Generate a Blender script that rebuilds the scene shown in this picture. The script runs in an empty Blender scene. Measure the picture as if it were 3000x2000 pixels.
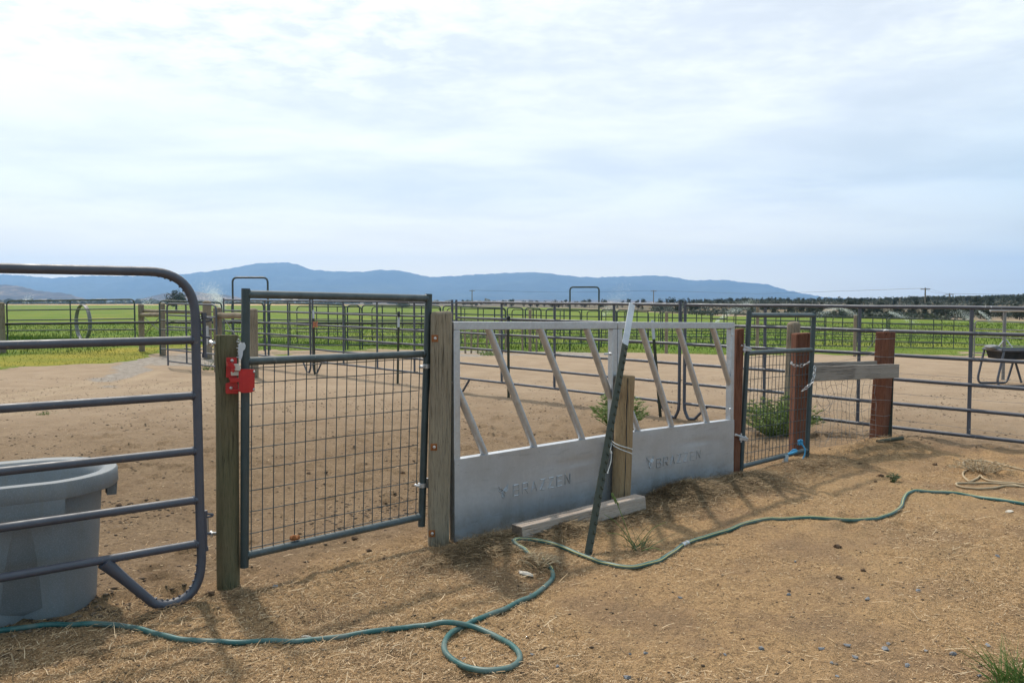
import bpy, math, random
import numpy as np
from mathutils import Vector, Matrix
random.seed(7); RNG = np.random.default_rng(11)
SC = bpy.context.scene
COL = SC.collection
PI = math.pi

# ------------------------------------------------------------------ camera
F = 2400.0; CX = 1500.0; CY = 1000.0; CAMH = 1.37
PITCH = math.atan((CY - 885.0) / F)
CAM = Vector((0, 0, CAMH))
cam = bpy.data.objects.new('camera', bpy.data.cameras.new('camera')); COL.objects.link(cam)
cam.data.sensor_width = 36; cam.data.lens = F / 3000 * 36
cam.data.clip_start = 0.05; cam.data.clip_end = 40000
cam.location = CAM; cam.rotation_euler = (PI / 2 - PITCH, 0, 0)
SC.camera = cam
_cp, _sp = math.cos(PITCH), math.sin(PITCH)
def ray(px, py):
    v = (CY - py) / F
    return Vector(((px - CX) / F, _cp + v * _sp, -_sp + v * _cp))
def P(px, py, Y):                       # the place at forward distance Y seen in direction (px, py)
    d = ray(px, py); return CAM + d * (Y / d.y)
class Plane:                            # an upright plane through two plan points
    def __init__(s, A, B):
        s.A = Vector((A[0], A[1], 0)); s.B = Vector((B[0], B[1], 0))
        s.d = (s.B - s.A).normalized(); s.n = Vector((-s.d.y, s.d.x, 0))
        if s.n.y > 0: s.n = -s.n        # towards the camera
    def at(s, px, py, off=0.0):
        d = ray(px, py); t = s.n.dot(s.A + s.n * off - CAM) / s.n.dot(d)
        return CAM + d * t

# ------------------------------------------------------------------ terrain
_perm = np.random.default_rng(3).random((256, 256))
def vnoise(x, y, s):
    x = np.asarray(x, float) / s; y = np.asarray(y, float) / s
    xi = np.floor(x).astype(int); yi = np.floor(y).astype(int)
    fx = x - xi; fy = y - yi; fx = fx*fx*(3-2*fx); fy = fy*fy*(3-2*fy)
    g = lambda a, b: _perm[a & 255, b & 255]
    return (g(xi,yi)*(1-fx)+g(xi+1,yi)*fx)*(1-fy)+(g(xi,yi+1)*(1-fx)+g(xi+1,yi+1)*fx)*fy
def sstep(a, b, x):
    t = np.clip((np.asarray(x, float) - a) / (b - a), 0, 1); return t*t*(3-2*t)
FENCE_X = [-30, -5, -1.42, -0.4, 1.71, 2.5, 3.6, 5.2, 8, 40]
FENCE_Y = [-18, 0.95, 3.72, 4.6, 6.4, 7.15, 7.85, 6.9, 4.0, -20]
def fence_s(x, y): return np.asarray(y, float) - np.interp(x, FENCE_X, FENCE_Y)
def far_edge(u): return np.interp(u, [-.7,-.25,-.03,0.08,.18,.25,.5,.7], [680,600,420,300,180,135,107,95])
MOUNDS = [(1.25,5.72,.09,.30,.16),(0.30,4.78,.06,.22,.10),(-0.12,4.52,.04,.25,.12),(1.75,6.15,.05,.3,.15),(3.4,7.5,.10,.9,.30),(0.1,4.2,.04,.16,.12),(2.4,6.7,.03,.4,.3)]
def terrain(x, y):
    x = np.asarray(x, float); y = np.asarray(y, float)
    r = np.hypot(x, y); u = x / np.maximum(y, 1e-3)
    s = fence_s(x, y)
    z = -0.10 * sstep(0.2, 2.2, s)
    z = z - 0.86 * sstep(20, 45, np.where(y > 0, y + .4*x, 0))
    for mx, my, a, sx, sy in MOUNDS:
        dx = (x-mx)*.756+(y-my)*.655; dy = -(x-mx)*.655+(y-my)*.756
        z = z + a*np.exp(-(dx/sx)**2-(dy/sy)**2)
    near = 1 - sstep(25, 60, r)
    z = z + near*(.028*(vnoise(x,y,.9)-.5) + .05*(vnoise(x+9,y+4,3.1)-.5)*sstep(9,14,r) + .016*(vnoise(x+3,y,.28)-.5)) + (1-sstep(9,20,r))*(.014*(vnoise(x,y+7,.10)-.5)+.009*(vnoise(x+2,y,.055)-.5))
    if x.size>1: z = z + hoofs(x,y,r,s)
    # brown rise with junipers beyond the right of the field
    uu = np.where(y > 0, u, -9)
    D = r / np.sqrt(1 + np.minimum(uu, 1)**2)
    ex = np.clip(D - far_edge(np.clip(uu, -.7, .7)), 0, None)
    k = sstep(.02, .32, uu)
    z = z + k * (1.95*sstep(0, 120, ex) + 3.6*sstep(120, 420, ex) * sstep(.35, .7, uu)) * (1-sstep(700, 1500, D))
    z = z + k*sstep(4, 40, ex)*1.1*(vnoise(x,y,23.)-.5)*(1-sstep(700,1500,D))
    return z
def hoofs(x, y, r, s):
    # trodden ground: scattered hoof pits with a raised lip
    out=np.zeros_like(x)
    for cs,seed,dep in ((.34,1,.034),(.27,2,.022)):
        cx=np.floor(x/cs).astype(int); cy=np.floor(y/cs).astype(int)
        for ax in (-1,0,1):
            for ay in (-1,0,1):
                i=cx+ax; j=cy+ay; h1=_perm[(i*7+seed*31)&255,(j*13+5)&255]; h2=_perm[(i*11+3)&255,(j*5+seed*17)&255]; h3=_perm[(i*3+seed)&255,(j*19+seed*7)&255]
                d=np.hypot(x-(i+h1)*cs,y-(j+h2)*cs); k=(h3>.45)*(.4+h3)
                out=out-k*dep*np.exp(-(d/.052)**2)+k*dep*.45*np.exp(-((d-.085)/.03)**2)
    return out*(1-sstep(9,15,r))*np.where(s>.3,1.0,.45)*(.25+1.1*sstep(.35,.65,vnoise(x+1,y+8,1.1)))
def gz(x, y): return float(terrain(x, y))
def G(px, py):                          # the ground seen in direction (px, py)
    d = ray(px, py); lo, hi = 0.5, 3000.0
    t = 0.5
    while t < 3000:
        p = CAM + d * t
        if p.z < gz(p.x, p.y): break
        lo = t; t *= 1.02
    hi = t
    for _ in range(30):
        m = (lo+hi)/2; p = CAM + d*m
        if p.z < gz(p.x, p.y): hi = m
        else: lo = m
    p = CAM + d*hi; p.z = gz(p.x, p.y); return p

# ------------------------------------------------------------------ mesh builder
class MB:
    def __init__(s): s.v = []; s.f = []; s.m = []; s.mi = 0
    def face(s, idx): s.f.append(tuple(idx)); s.m.append(s.mi)
    def box(s, c, ax, ay, az, taper=1.0):    # centre, half axes
        b = len(s.v); c = Vector(c); ax=Vector(ax); ay=Vector(ay); az=Vector(az)
        for k, t in ((-1, 1.0), (1, taper)):
            for i, j in ((-1,-1),(1,-1),(1,1),(-1,1)):
                s.v.append(c + ax*i*t + ay*j*t + az*k)
        for q in ((3,2,1,0),(4,5,6,7),(0,1,5,4),(1,2,6,5),(2,3,7,6),(3,0,4,7)): s.face([b+a for a in q])
    def bar(s, p0, p1, w, t, n=(0,0,1)):    # rectangular bar: width w across n, thickness t along n
        p0=Vector(p0); p1=Vector(p1); d=(p1-p0); L=d.length; d.normalize()
        n=Vector(n); n=(n-d*n.dot(d)).normalized(); w_=d.cross(n)
        s.box((p0+p1)/2, w_*w/2, n*t/2, d*L/2)
    def tube(s, pts, r, n=10, closed=False, caps=True, squash=None):
        pts=[Vector(p) for p in pts]; N=len(pts); rs = r if isinstance(r,(list,tuple)) else [r]*N
        tang=[]
        for i in range(N):
            a=pts[(i-1)%N] if (closed or i>0) else pts[i]; c=pts[(i+1)%N] if (closed or i<N-1) else pts[i]
            t=(c-a); tang.append(t.normalized() if t.length>1e-9 else Vector((0,0,1)))
        up=Vector((0,0,1)) if abs(tang[0].z)<.9 else Vector((1,0,0))
        u=(up-tang[0]*up.dot(tang[0])).normalized(); b=len(s.v)
        for i in range(N):
            t=tang[i]; u=(u-t*u.dot(t))
            u = u.normalized() if u.length>1e-6 else t.orthogonal().normalized()
            w=t.cross(u)
            for k in range(n):
                a=2*PI*k/n; s.v.append(pts[i]+(u*math.cos(a)+w*math.sin(a))*rs[i])
        for i in range(N if closed else N-1):
            i2=(i+1)%N
            for k in range(n):
                k2=(k+1)%n; s.face((b+i*n+k, b+i*n+k2, b+i2*n+k2, b+i2*n+k))
        if caps and not closed:
            s.face([b+k for k in range(n)][::-1]); s.face([b+(N-1)*n+k for k in range(n)])
    def quad(s, a, b_, c, d):
        b=len(s.v); s.v += [Vector(a),Vector(b_),Vector(c),Vector(d)]; s.face((b,b+1,b+2,b+3))
    def tri(s, a, b_, c):
        b=len(s.v); s.v += [Vector(a),Vector(b_),Vector(c)]; s.face((b,b+1,b+2))
    def blade(s, p, d, L, w, bend=.4, seg=3):
        p=Vector(p); d=Vector(d).normalized(); side=d.cross(Vector((random.random()-.5,random.random()-.5,.2))).normalized()
        b=len(s.v); q=p.copy(); g=Vector((d.x,d.y,0)); g = g.normalized() if g.length>1e-4 else Vector((1,0,0))
        for i in range(seg+1):
            ww=w*(1-i/seg)*.9+w*.1
            s.v += [q-side*ww/2, q+side*ww/2]
            dd=(d+ (g*.6+Vector((0,0,-.9)))*bend*(i/seg)).normalized(); q=q+dd*L/seg
        for i in range(seg): s.face((b+2*i,b+2*i+1,b+2*i+3,b+2*i+2))
    def ico(s, c, r, sx=1, sy=1, sz=1, jit=.25, rnd=random):   # rough pebble
        c=Vector(c); t=(1+5**.5)/2
        vs=[(-1,t,0),(1,t,0),(-1,-t,0),(1,-t,0),(0,-1,t),(0,1,t),(0,-1,-t),(0,1,-t),(t,0,-1),(t,0,1),(-t,0,-1),(-t,0,1)]
        fs=[(0,11,5),(0,5,1),(0,1,7),(0,7,10),(0,10,11),(1,5,9),(5,11,4),(11,10,2),(10,7,6),(7,1,8),(3,9,4),(3,4,2),(3,2,6),(3,6,8),(3,8,9),(4,9,5),(2,4,11),(6,2,10),(8,6,7),(9,8,1)]
        b=len(s.v); a=rnd.random()*6.28; ca,sa=math.cos(a),math.sin(a)
        for v in vs:
            k=r/1.9*(1+jit*(rnd.random()-.5)*2); x,y=v[0]*k*sx,v[1]*k*sy
            s.v.append(c+Vector((x*ca-y*sa,x*sa+y*ca,v[2]*k*sz)))
        for q in fs: s.face([b+i for i in q])

def smooth_path(pts, sub=6, closed=False):
    pts=[Vector(p) for p in pts]; n=len(pts); out=[]
    for i in range(n if closed else n-1):
        g=lambda k: pts[k%n] if closed else pts[max(0,min(n-1,k))]
        p0,p1,p2,p3=g(i-1),g(i),g(i+1),g(i+2)
        for k in range(sub):
            t=k/sub
            out.append(.5*((2*p1)+(-p0+p2)*t+(2*p0-5*p1+4*p2-p3)*t*t+(-p0+3*p1-3*p2+p3)*t**3))
    if not closed: out.append(pts[-1])
    return out
def fillet(pts, rad, seg=7):               # polyline with rounded corners
    pts=[Vector(p) for p in pts]; out=[pts[0]]
    for i in range(1,len(pts)-1):
        a,b,c=pts[i-1],pts[i],pts[i+1]; d1=(a-b); d2=(c-b)
        r=rad[i] if isinstance(rad,(list,tuple)) else rad
        r=min(r,d1.length*.49 if i>1 else d1.length*.95,d2.length*.49 if i<len(pts)-2 else d2.length*.95)
        p=b+d1.normalized()*r; q=b+d2.normalized()*r
        for k in range(seg+1):
            t=k/seg; out.append(p*(1-t)**2+b*2*t*(1-t)+q*t*t)
    out.append(pts[-1]); return out

ORIGIN = {}
def mesh_from(name, mb, mats, org, smooth=40):
    me=bpy.data.meshes.new(name)
    me.from_pydata([tuple(v-org) for v in mb.v], [], mb.f)
    for m in (mats if isinstance(mats,(list,tuple)) else [mats]): me.materials.append(m)
    if isinstance(mats,(list,tuple)) and len(mats)>1: me.polygons.foreach_set('material_index', mb.m)
    if smooth:
        me.polygons.foreach_set('use_smooth',[True]*len(me.polygons))
        me.set_sharp_from_angle(angle=math.radians(smooth))
    me.update(); return me
def obj(name, mb, mats, parent=None, loc=None, smooth=40, matrix=None, bevel=0):
    """links mb (world coordinates, or local ones when a matrix is given) as ONE mesh object"""
    porg = ORIGIN[parent.name] if parent else Vector((0,0,0))
    if matrix is not None:
        me=mesh_from(name,mb,mats,Vector((0,0,0)),smooth); o=bpy.data.objects.new(name,me)
        m=matrix.copy(); m.translation=m.translation-porg; o.matrix_basis=m; ORIGIN[o.name]=matrix.translation.copy()
    else:
        if loc is None: loc = porg if parent else Vector((0,0,0))
        loc=Vector(loc); me=mesh_from(name,mb,mats,loc,smooth); o=bpy.data.objects.new(name,me)
        o.location=loc-porg; ORIGIN[o.name]=loc.copy()
    COL.objects.link(o)
    if parent: o.parent=parent
    if bevel:
        b=o.modifiers.new('bevel','BEVEL'); b.width=bevel; b.segments=2; b.limit_method='ANGLE'; b.angle_limit=math.radians(50)
    return o
def tag(o, label=None, cat=None, group=None, kind=None):
    if label: o['label']=label
    if cat: o['category']=cat
    if group: o['group']=group
    if kind: o['kind']=kind
    return o
def thing(name, label, cat, loc, group=None):
    o=bpy.data.objects.new(name,None); o.empty_display_size=.1; COL.objects.link(o)
    o.location=Vector(loc); ORIGIN[o.name]=Vector(loc)
    return tag(o,label,cat,group)
def single(name, mb, mats, label, cat, loc, group=None, **k):
    return tag(obj(name,mb,mats,None,loc,**k),label,cat,group)
def copy_thing(src, loc, rz, sc, label, group):
    c=src.copy(); COL.objects.link(c); c.location=loc; c.rotation_euler=(0,0,rz); c.scale=sc
    tag(c,label,None,group)
    for ch in src.children:
        d=ch.copy(); COL.objects.link(d); d.parent=c
    return c

# ------------------------------------------------------------------ materials
class NT:
    def __init__(s, name):
        s.mat=bpy.data.materials.new(name); s.mat.use_nodes=True; s.t=s.mat.node_tree; s.n=s.t.nodes
        s.b=s.n['Principled BSDF']; s.out=s.n['Material Output']; s.tc=s.n.new('ShaderNodeTexCoord')
    def link(s,a,b): s.t.links.new(a,b)
    def noise(s, scale, detail=4, rough=.6, vec=None, sc3=None, dist=0.0):
        x=s.n.new('ShaderNodeTexNoise'); x.inputs['Scale'].default_value=scale; x.inputs['Detail'].default_value=detail; x.inputs['Roughness'].default_value=rough; x.inputs['Distortion'].default_value=dist
        v = vec if vec is not None else s.tc.outputs['Object']
        if sc3 is not None:
            mp=s.n.new('ShaderNodeMapping'); mp.inputs['Scale'].default_value=sc3; s.link(v,mp.inputs['Vector']); v=mp.outputs['Vector']
        s.link(v,x.inputs['Vector']); return x.outputs['Fac']
    def vor(s, scale, vec=None, feat='F1'):
        x=s.n.new('ShaderNodeTexVoronoi'); x.feature=feat; x.inputs['Scale'].default_value=scale
        s.link(vec if vec is not None else s.tc.outputs['Object'],x.inputs['Vector']); return x
    def ramp(s, fac, stops):
        x=s.n.new('ShaderNodeValToRGB'); e=x.color_ramp.elements
        while len(e)<len(stops): e.new(.5)
        for k,(p,c) in enumerate(stops):
            e[k].position=p; e[k].color=(c,c,c,1) if isinstance(c,(int,float)) else (*c,1)
        s.link(fac,x.inputs['Fac']); return x.outputs['Color']
    def mix(s, fac, a, b, mode='MIX'):
        x=s.n.new('ShaderNodeMix'); x.data_type='RGBA'; x.blend_type=mode
        for sock,val in ((x.inputs['Factor'],fac),(x.inputs['A'],a),(x.inputs['B'],b)):
            if hasattr(val,'is_output'): s.link(val,sock)
            elif isinstance(val,(int,float)): sock.default_value = val if sock.type=='VALUE' else (val,val,val,1)
            else: sock.default_value=(*val,1)
        return x.outputs['Result']
    def math(s, op, a, b=0.0, clamp=False):
        x=s.n.new('ShaderNodeMath'); x.operation=op; x.use_clamp=clamp
        for i,v in enumerate((a,b)):
            if hasattr(v,'is_output'): s.link(v,x.inputs[i])
            else: x.inputs[i].default_value=v
        return x.outputs[0]
    def attr(s, name):
        x=s.n.new('ShaderNodeAttribute'); x.attribute_name=name; return x
    def bump(s, h, strength=.5, dist=.01):
        x=s.n.new('ShaderNodeBump'); x.inputs['Strength'].default_value=strength; x.inputs['Distance'].default_value=dist
        s.link(h,x.inputs['Height']); s.link(x.outputs['Normal'],s.b.inputs['Normal'])
    def col(s,c):
        if hasattr(c,'is_output'): s.link(c,s.b.inputs['Base Color'])
        else: s.b.inputs['Base Color'].default_value=(*c,1)
    def set(s, rough=.5, metal=0.0, spec=.5, coat=0):
        if hasattr(rough,'is_output'): s.link(rough,s.b.inputs['Roughness'])
        else: s.b.inputs['Roughness'].default_value=rough
        s.b.inputs['Metallic'].default_value=metal; s.b.inputs['Specular IOR Level'].default_value=spec
        s.b.inputs['Coat Weight'].default_value=coat
        return s.mat

def paint(name, c1, c2, rough=.38, chips=None, scale=9, spec=.5, coat=0):
    t=NT(name); n=t.noise(scale,5,.65); c=t.mix(t.ramp(n,[(.35,0.0),(.7,1.0)]),c1,c2)
    if chips:
        k=t.noise(38,3,.5); k2=t.noise(3.1,2,.5)
        c=t.mix(t.math('MULTIPLY',t.ramp(k,[(.66,0.0),(.70,1.0)]),t.ramp(k2,[(.5,0.0),(.62,1.0)])),c,chips)
    t.col(c); t.bump(t.noise(60,3,.5),.05,.002)
    return t.set(t.ramp(t.noise(14,4,.6),[(.3,rough-.08),(.75,rough+.16)]),0,spec,coat)
def wood(name, c1, c2, c3, along=(7,7,.55), knots=True, stain=None):
    t=NT(name); g=t.noise(11,8,.7,sc3=along,dist=.6); f=t.noise(46,5,.7,sc3=along)
    c=t.mix(t.ramp(g,[(.3,0.0),(.68,1.0)]),c1,c2); c=t.mix(t.ramp(f,[(.52,0.0),(.68,1.0)]),c,c3)
    b=t.noise(2.3,3,.5); c=t.mix(t.math('MULTIPLY',t.ramp(b,[(.4,0.0),(.7,1.0)]),.45),c,c3)
    if stain:
        c=t.mix(t.math('MULTIPLY',t.ramp(t.noise(1.7,4,.6),[(.42,0.0),(.62,1.0)]),.75),c,stain)
    ck=t.noise(8,3,.5,sc3=(along[0]*1.1,along[1]*1.1,along[2]*.5)); ck=t.ramp(ck,[(.480,0.0),(.497,1.0),(.503,1.0),(.520,0.0)]); ck=t.math('MULTIPLY',ck,t.ramp(t.noise(3.3,2,.5),[(.45,0.0),(.6,1.0)]))
    c=t.mix(t.math('MULTIPLY',ck,.8),c,tuple(v*.35 for v in c3)); t.col(c)
    h=t.math('SUBTRACT',t.math('ADD',t.math('MULTIPLY',g,.5),t.math('MULTIPLY',f,.5)),t.math('MULTIPLY',ck,.8)); t.bump(h,.75,.008)
    return t.set(.85,0,.25)
M={}
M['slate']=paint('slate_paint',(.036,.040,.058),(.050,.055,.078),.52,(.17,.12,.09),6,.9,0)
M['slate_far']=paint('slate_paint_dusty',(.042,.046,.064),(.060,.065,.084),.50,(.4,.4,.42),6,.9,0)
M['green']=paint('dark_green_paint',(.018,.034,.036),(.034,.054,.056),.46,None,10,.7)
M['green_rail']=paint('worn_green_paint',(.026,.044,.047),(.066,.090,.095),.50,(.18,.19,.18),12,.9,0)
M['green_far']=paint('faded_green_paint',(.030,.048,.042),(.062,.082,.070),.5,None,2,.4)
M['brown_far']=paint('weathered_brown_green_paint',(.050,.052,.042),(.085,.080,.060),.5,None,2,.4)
M['black']=paint('black_paint',(.012,.013,.014),(.024,.024,.026),.45)
M['red']=paint('red_enamel',(.42,.012,.012),(.52,.022,.02),.35,None,20,.5)
M['wire']=paint('mesh_wire_paint',(.028,.042,.045),(.065,.078,.083),.5,None,30,.5)
M['thin_wire']=paint('galvanised_wire',(.16,.15,.14),(.26,.25,.24),.5,None,20,.5)
def galv(name, lo, hi, rough=.42):
    t=NT(name); a=t.noise(16,6,.7); v=t.vor(70)
    c=t.mix(t.ramp(a,[(.3,0.0),(.7,1.0)]),lo,hi); c=t.mix(t.math('MULTIPLY',v.outputs['Distance'],.35),c,tuple(x*.75 for x in lo)); t.col(c)
    t.bump(a,.08,.003); return t.set(t.ramp(a,[(.3,rough-.07),(.7,rough+.12)]),.85,.5)
M['galv']=galv('galvanised_steel',(.46,.465,.475),(.62,.63,.64),.48)
M['bolt']=galv('zinc_bolt',(.5,.5,.5),(.7,.7,.7),.35)
def plate_mat():
    t=NT('galvanised_sheet'); a=t.noise(3.2,5,.6); st=t.noise(14,6,.7,sc3=(9,9,.4)); sp=t.noise(90,3,.6)
    c=t.mix(t.ramp(a,[(.3,0.0),(.7,1.0)]),(.41,.43,.455),(.54,.56,.585))
    c=t.mix(t.math('MULTIPLY',t.ramp(st,[(.55,0.0),(.75,1.0)]),.35),c,(.62,.63,.64))
    sc=t.noise(5,4,.7,sc3=(1,1,7),dist=.8); c=t.mix(t.math('MULTIPLY',t.ramp(sc,[(.60,0.0),(.68,1.0)]),.30),c,(.22,.23,.25))
    sp2=t.vor(55); c=t.mix(t.math('MULTIPLY',t.ramp(sp2.outputs['Color'],[(.2,0.0),(.8,1.0)]),.22),c,(.36,.38,.42))
    # splashed dust and rain spots along the lower part of the sheet
    geo=t.n.new('ShaderNodeNewGeometry'); sx=t.n.new('ShaderNodeSeparateXYZ'); t.link(geo.outputs['Position'],sx.inputs[0])
    low=t.math('SUBTRACT',.22,sx.outputs['Z']); low=t.math('MULTIPLY',low,4.5,True)
    low=t.math('MULTIPLY',low,t.ramp(t.noise(9,6,.75),[(.44,0.0),(.60,1.0)]))
    c=t.mix(t.math('MULTIPLY',low,.65),c,(.27,.225,.175))
    c=t.mix(t.math('MULTIPLY',t.math('MULTIPLY',low,t.ramp(sp,[(.58,0.0),(.68,1.0)])),.5),c,(.5,.5,.48))
    t.col(c); t.bump(t.noise(6,3,.5),.10,.006)
    return t.set(t.ramp(a,[(.3,.38),(.7,.52)]),.65,.5)
M['sheet']=plate_mat()
M['post_green']=wood('greenish_treated_wood',(.135,.108,.058),(.20,.165,.098),(.062,.056,.030),(8,8,.30),stain=(.105,.108,.056))
M['post_grey']=wood('weathered_grey_wood',(.25,.205,.145),(.36,.30,.215),(.12,.09,.062),(7,7,.3))
M['post_far']=wood('weathered_far_wood',(.22,.175,.125),(.34,.275,.20),(.13,.10,.07),(5,5,.4))
M['post_new']=wood('pine_post_wood',(.29,.195,.105),(.38,.27,.15),(.17,.10,.052),(6,6,.3))
M['post_red']=wood('redwood_stain',(.150,.060,.034),(.225,.098,.058),(.07,.022,.014),(6,6,.3))
M['beam']=wood('grey_timber',(.40,.32,.26),(.52,.43,.36),(.26,.20,.16),(7,7,.3))
M['beam_end']=wood('timber_end_grain',(.17,.13,.10),(.24,.185,.14),(.12,.09,.07),(7,7,3))
M['board']=wood('silvered_board',(.27,.235,.20),(.37,.33,.29),(.17,.14,.12),(7,7,.3))
M['rust']=paint('rusty_plate',(.22,.075,.025),(.36,.15,.06),.8,None,30,.2)
M['tpost']=paint('tpost_green_paint',(.032,.034,.020),(.058,.058,.036),.5,(.16,.13,.08),14,.4)
M['white']=paint('white_paint',(.46,.48,.52),(.62,.64,.67),.5,(.30,.28,.24),10,.4)
M['plastic_white']=paint('white_cord',(.62,.62,.6),(.78,.78,.76),.6,None,20,.3)
M['blue']=paint('blue_twine',(.05,.26,.48),(.13,.42,.62),.7,None,40,.2)
M['frayed']=paint('pale_blue_fibre',(.50,.58,.62),(.7,.76,.78),.8,None,40,.2)
M['orange']=paint('faded_orange_twine',(.55,.20,.10),(.65,.30,.18),.8,None,40,.2)
M['tankblack']=paint('black_rubber',(.012,.012,.013),(.03,.03,.032),.6,None,6,.3)
M['stone']=paint('blue_grey_stone',(.17,.175,.185),(.26,.265,.275),.8,None,30,.2)
M['clod']=paint('dark_clod',(.085,.055,.036),(.15,.10,.066),.95,None,40,.1)
M['bone']=paint('pale_chip',(.5,.45,.38),(.62,.57,.5),.8,None,30,.2)
def hose_mat():
    t=NT('green_hose_vinyl'); a=t.noise(30,5,.65)
    c=t.mix(t.ramp(a,[(.35,0.0),(.7,1.0)]),(.020,.095,.090),(.045,.145,.135))
    dust=t.noise(5.5,4,.6); c=t.mix(t.math('MULTIPLY',t.ramp(dust,[(.42,0.0),(.66,1.0)]),.62),c,(.21,.21,.175))
    t.col(c); return t.set(.45,0,.45)
M['hose']=hose_mat()
M['hose_stripe']=paint('yellow_hose_stripe',(.42,.40,.16),(.52,.50,.24),.5,None,20,.4)
M['hose_tan']=paint('tan_hose_vinyl',(.34,.25,.15),(.46,.36,.23),.6,None,12,.3)
def tank_mat():
    t=NT('grey_structural_foam'); a=t.noise(5,5,.6); s=t.noise(240,2,.6)
    c=t.mix(t.ramp(a,[(.3,0.0),(.7,1.0)]),(.160,.175,.185),(.215,.228,.238)); c=t.mix(t.math('MULTIPLY',t.ramp(s,[(.5,0.0),(.62,1.0)]),.5),c,(.28,.30,.32))
    st=t.noise(4,5,.7,sc3=(5,5,.4)); c=t.mix(t.math('MULTIPLY',t.ramp(st,[(.5,0.0),(.75,1.0)]),.35),c,(.20,.18,.145))
    t.col(c); t.bump(s,.12,.002); return t.set(.55,0,.4)
M['tank']=tank_mat()
def leaf(name,c1,c2,scale=6,tl=.25):
    t=NT(name); a=t.noise(scale,3,.6); c=t.mix(t.ramp(a,[(.3,0.0),(.7,1.0)]),c1,c2); t.col(c)
    t.set(.65,0,.25)
    tr=t.n.new('ShaderNodeBsdfTranslucent'); t.link(c,tr.inputs['Color']); ms=t.n.new('ShaderNodeMixShader'); ms.inputs[0].default_value=tl
    t.link(t.b.outputs[0],ms.inputs[1]); t.link(tr.outputs[0],ms.inputs[2]); t.link(ms.outputs[0],t.out.inputs['Surface']); return t.mat
M['leaf_bush']=leaf('sage_green_leaf',(.125,.185,.050),(.23,.30,.10),8)
M['leaf_weed']=leaf('weed_leaf',(.075,.11,.050),(.13,.17,.085),8)
M['leaf_grass']=leaf('grass_blade',(.06,.12,.022),(.12,.19,.045),8)
M['juniper']=leaf('juniper_foliage',(.034,.044,.026),(.066,.076,.044),.7,.1)
M['juniper_grey']=leaf('dusty_foliage',(.070,.078,.058),(.11,.115,.085),.7,.1)
M['bark']=wood('juniper_bark',(.12,.085,.06),(.17,.125,.09),(.07,.05,.035))
M['far_tree']=leaf('far_tree_foliage',(.045,.055,.04),(.075,.085,.06),.3,.1)

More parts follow.
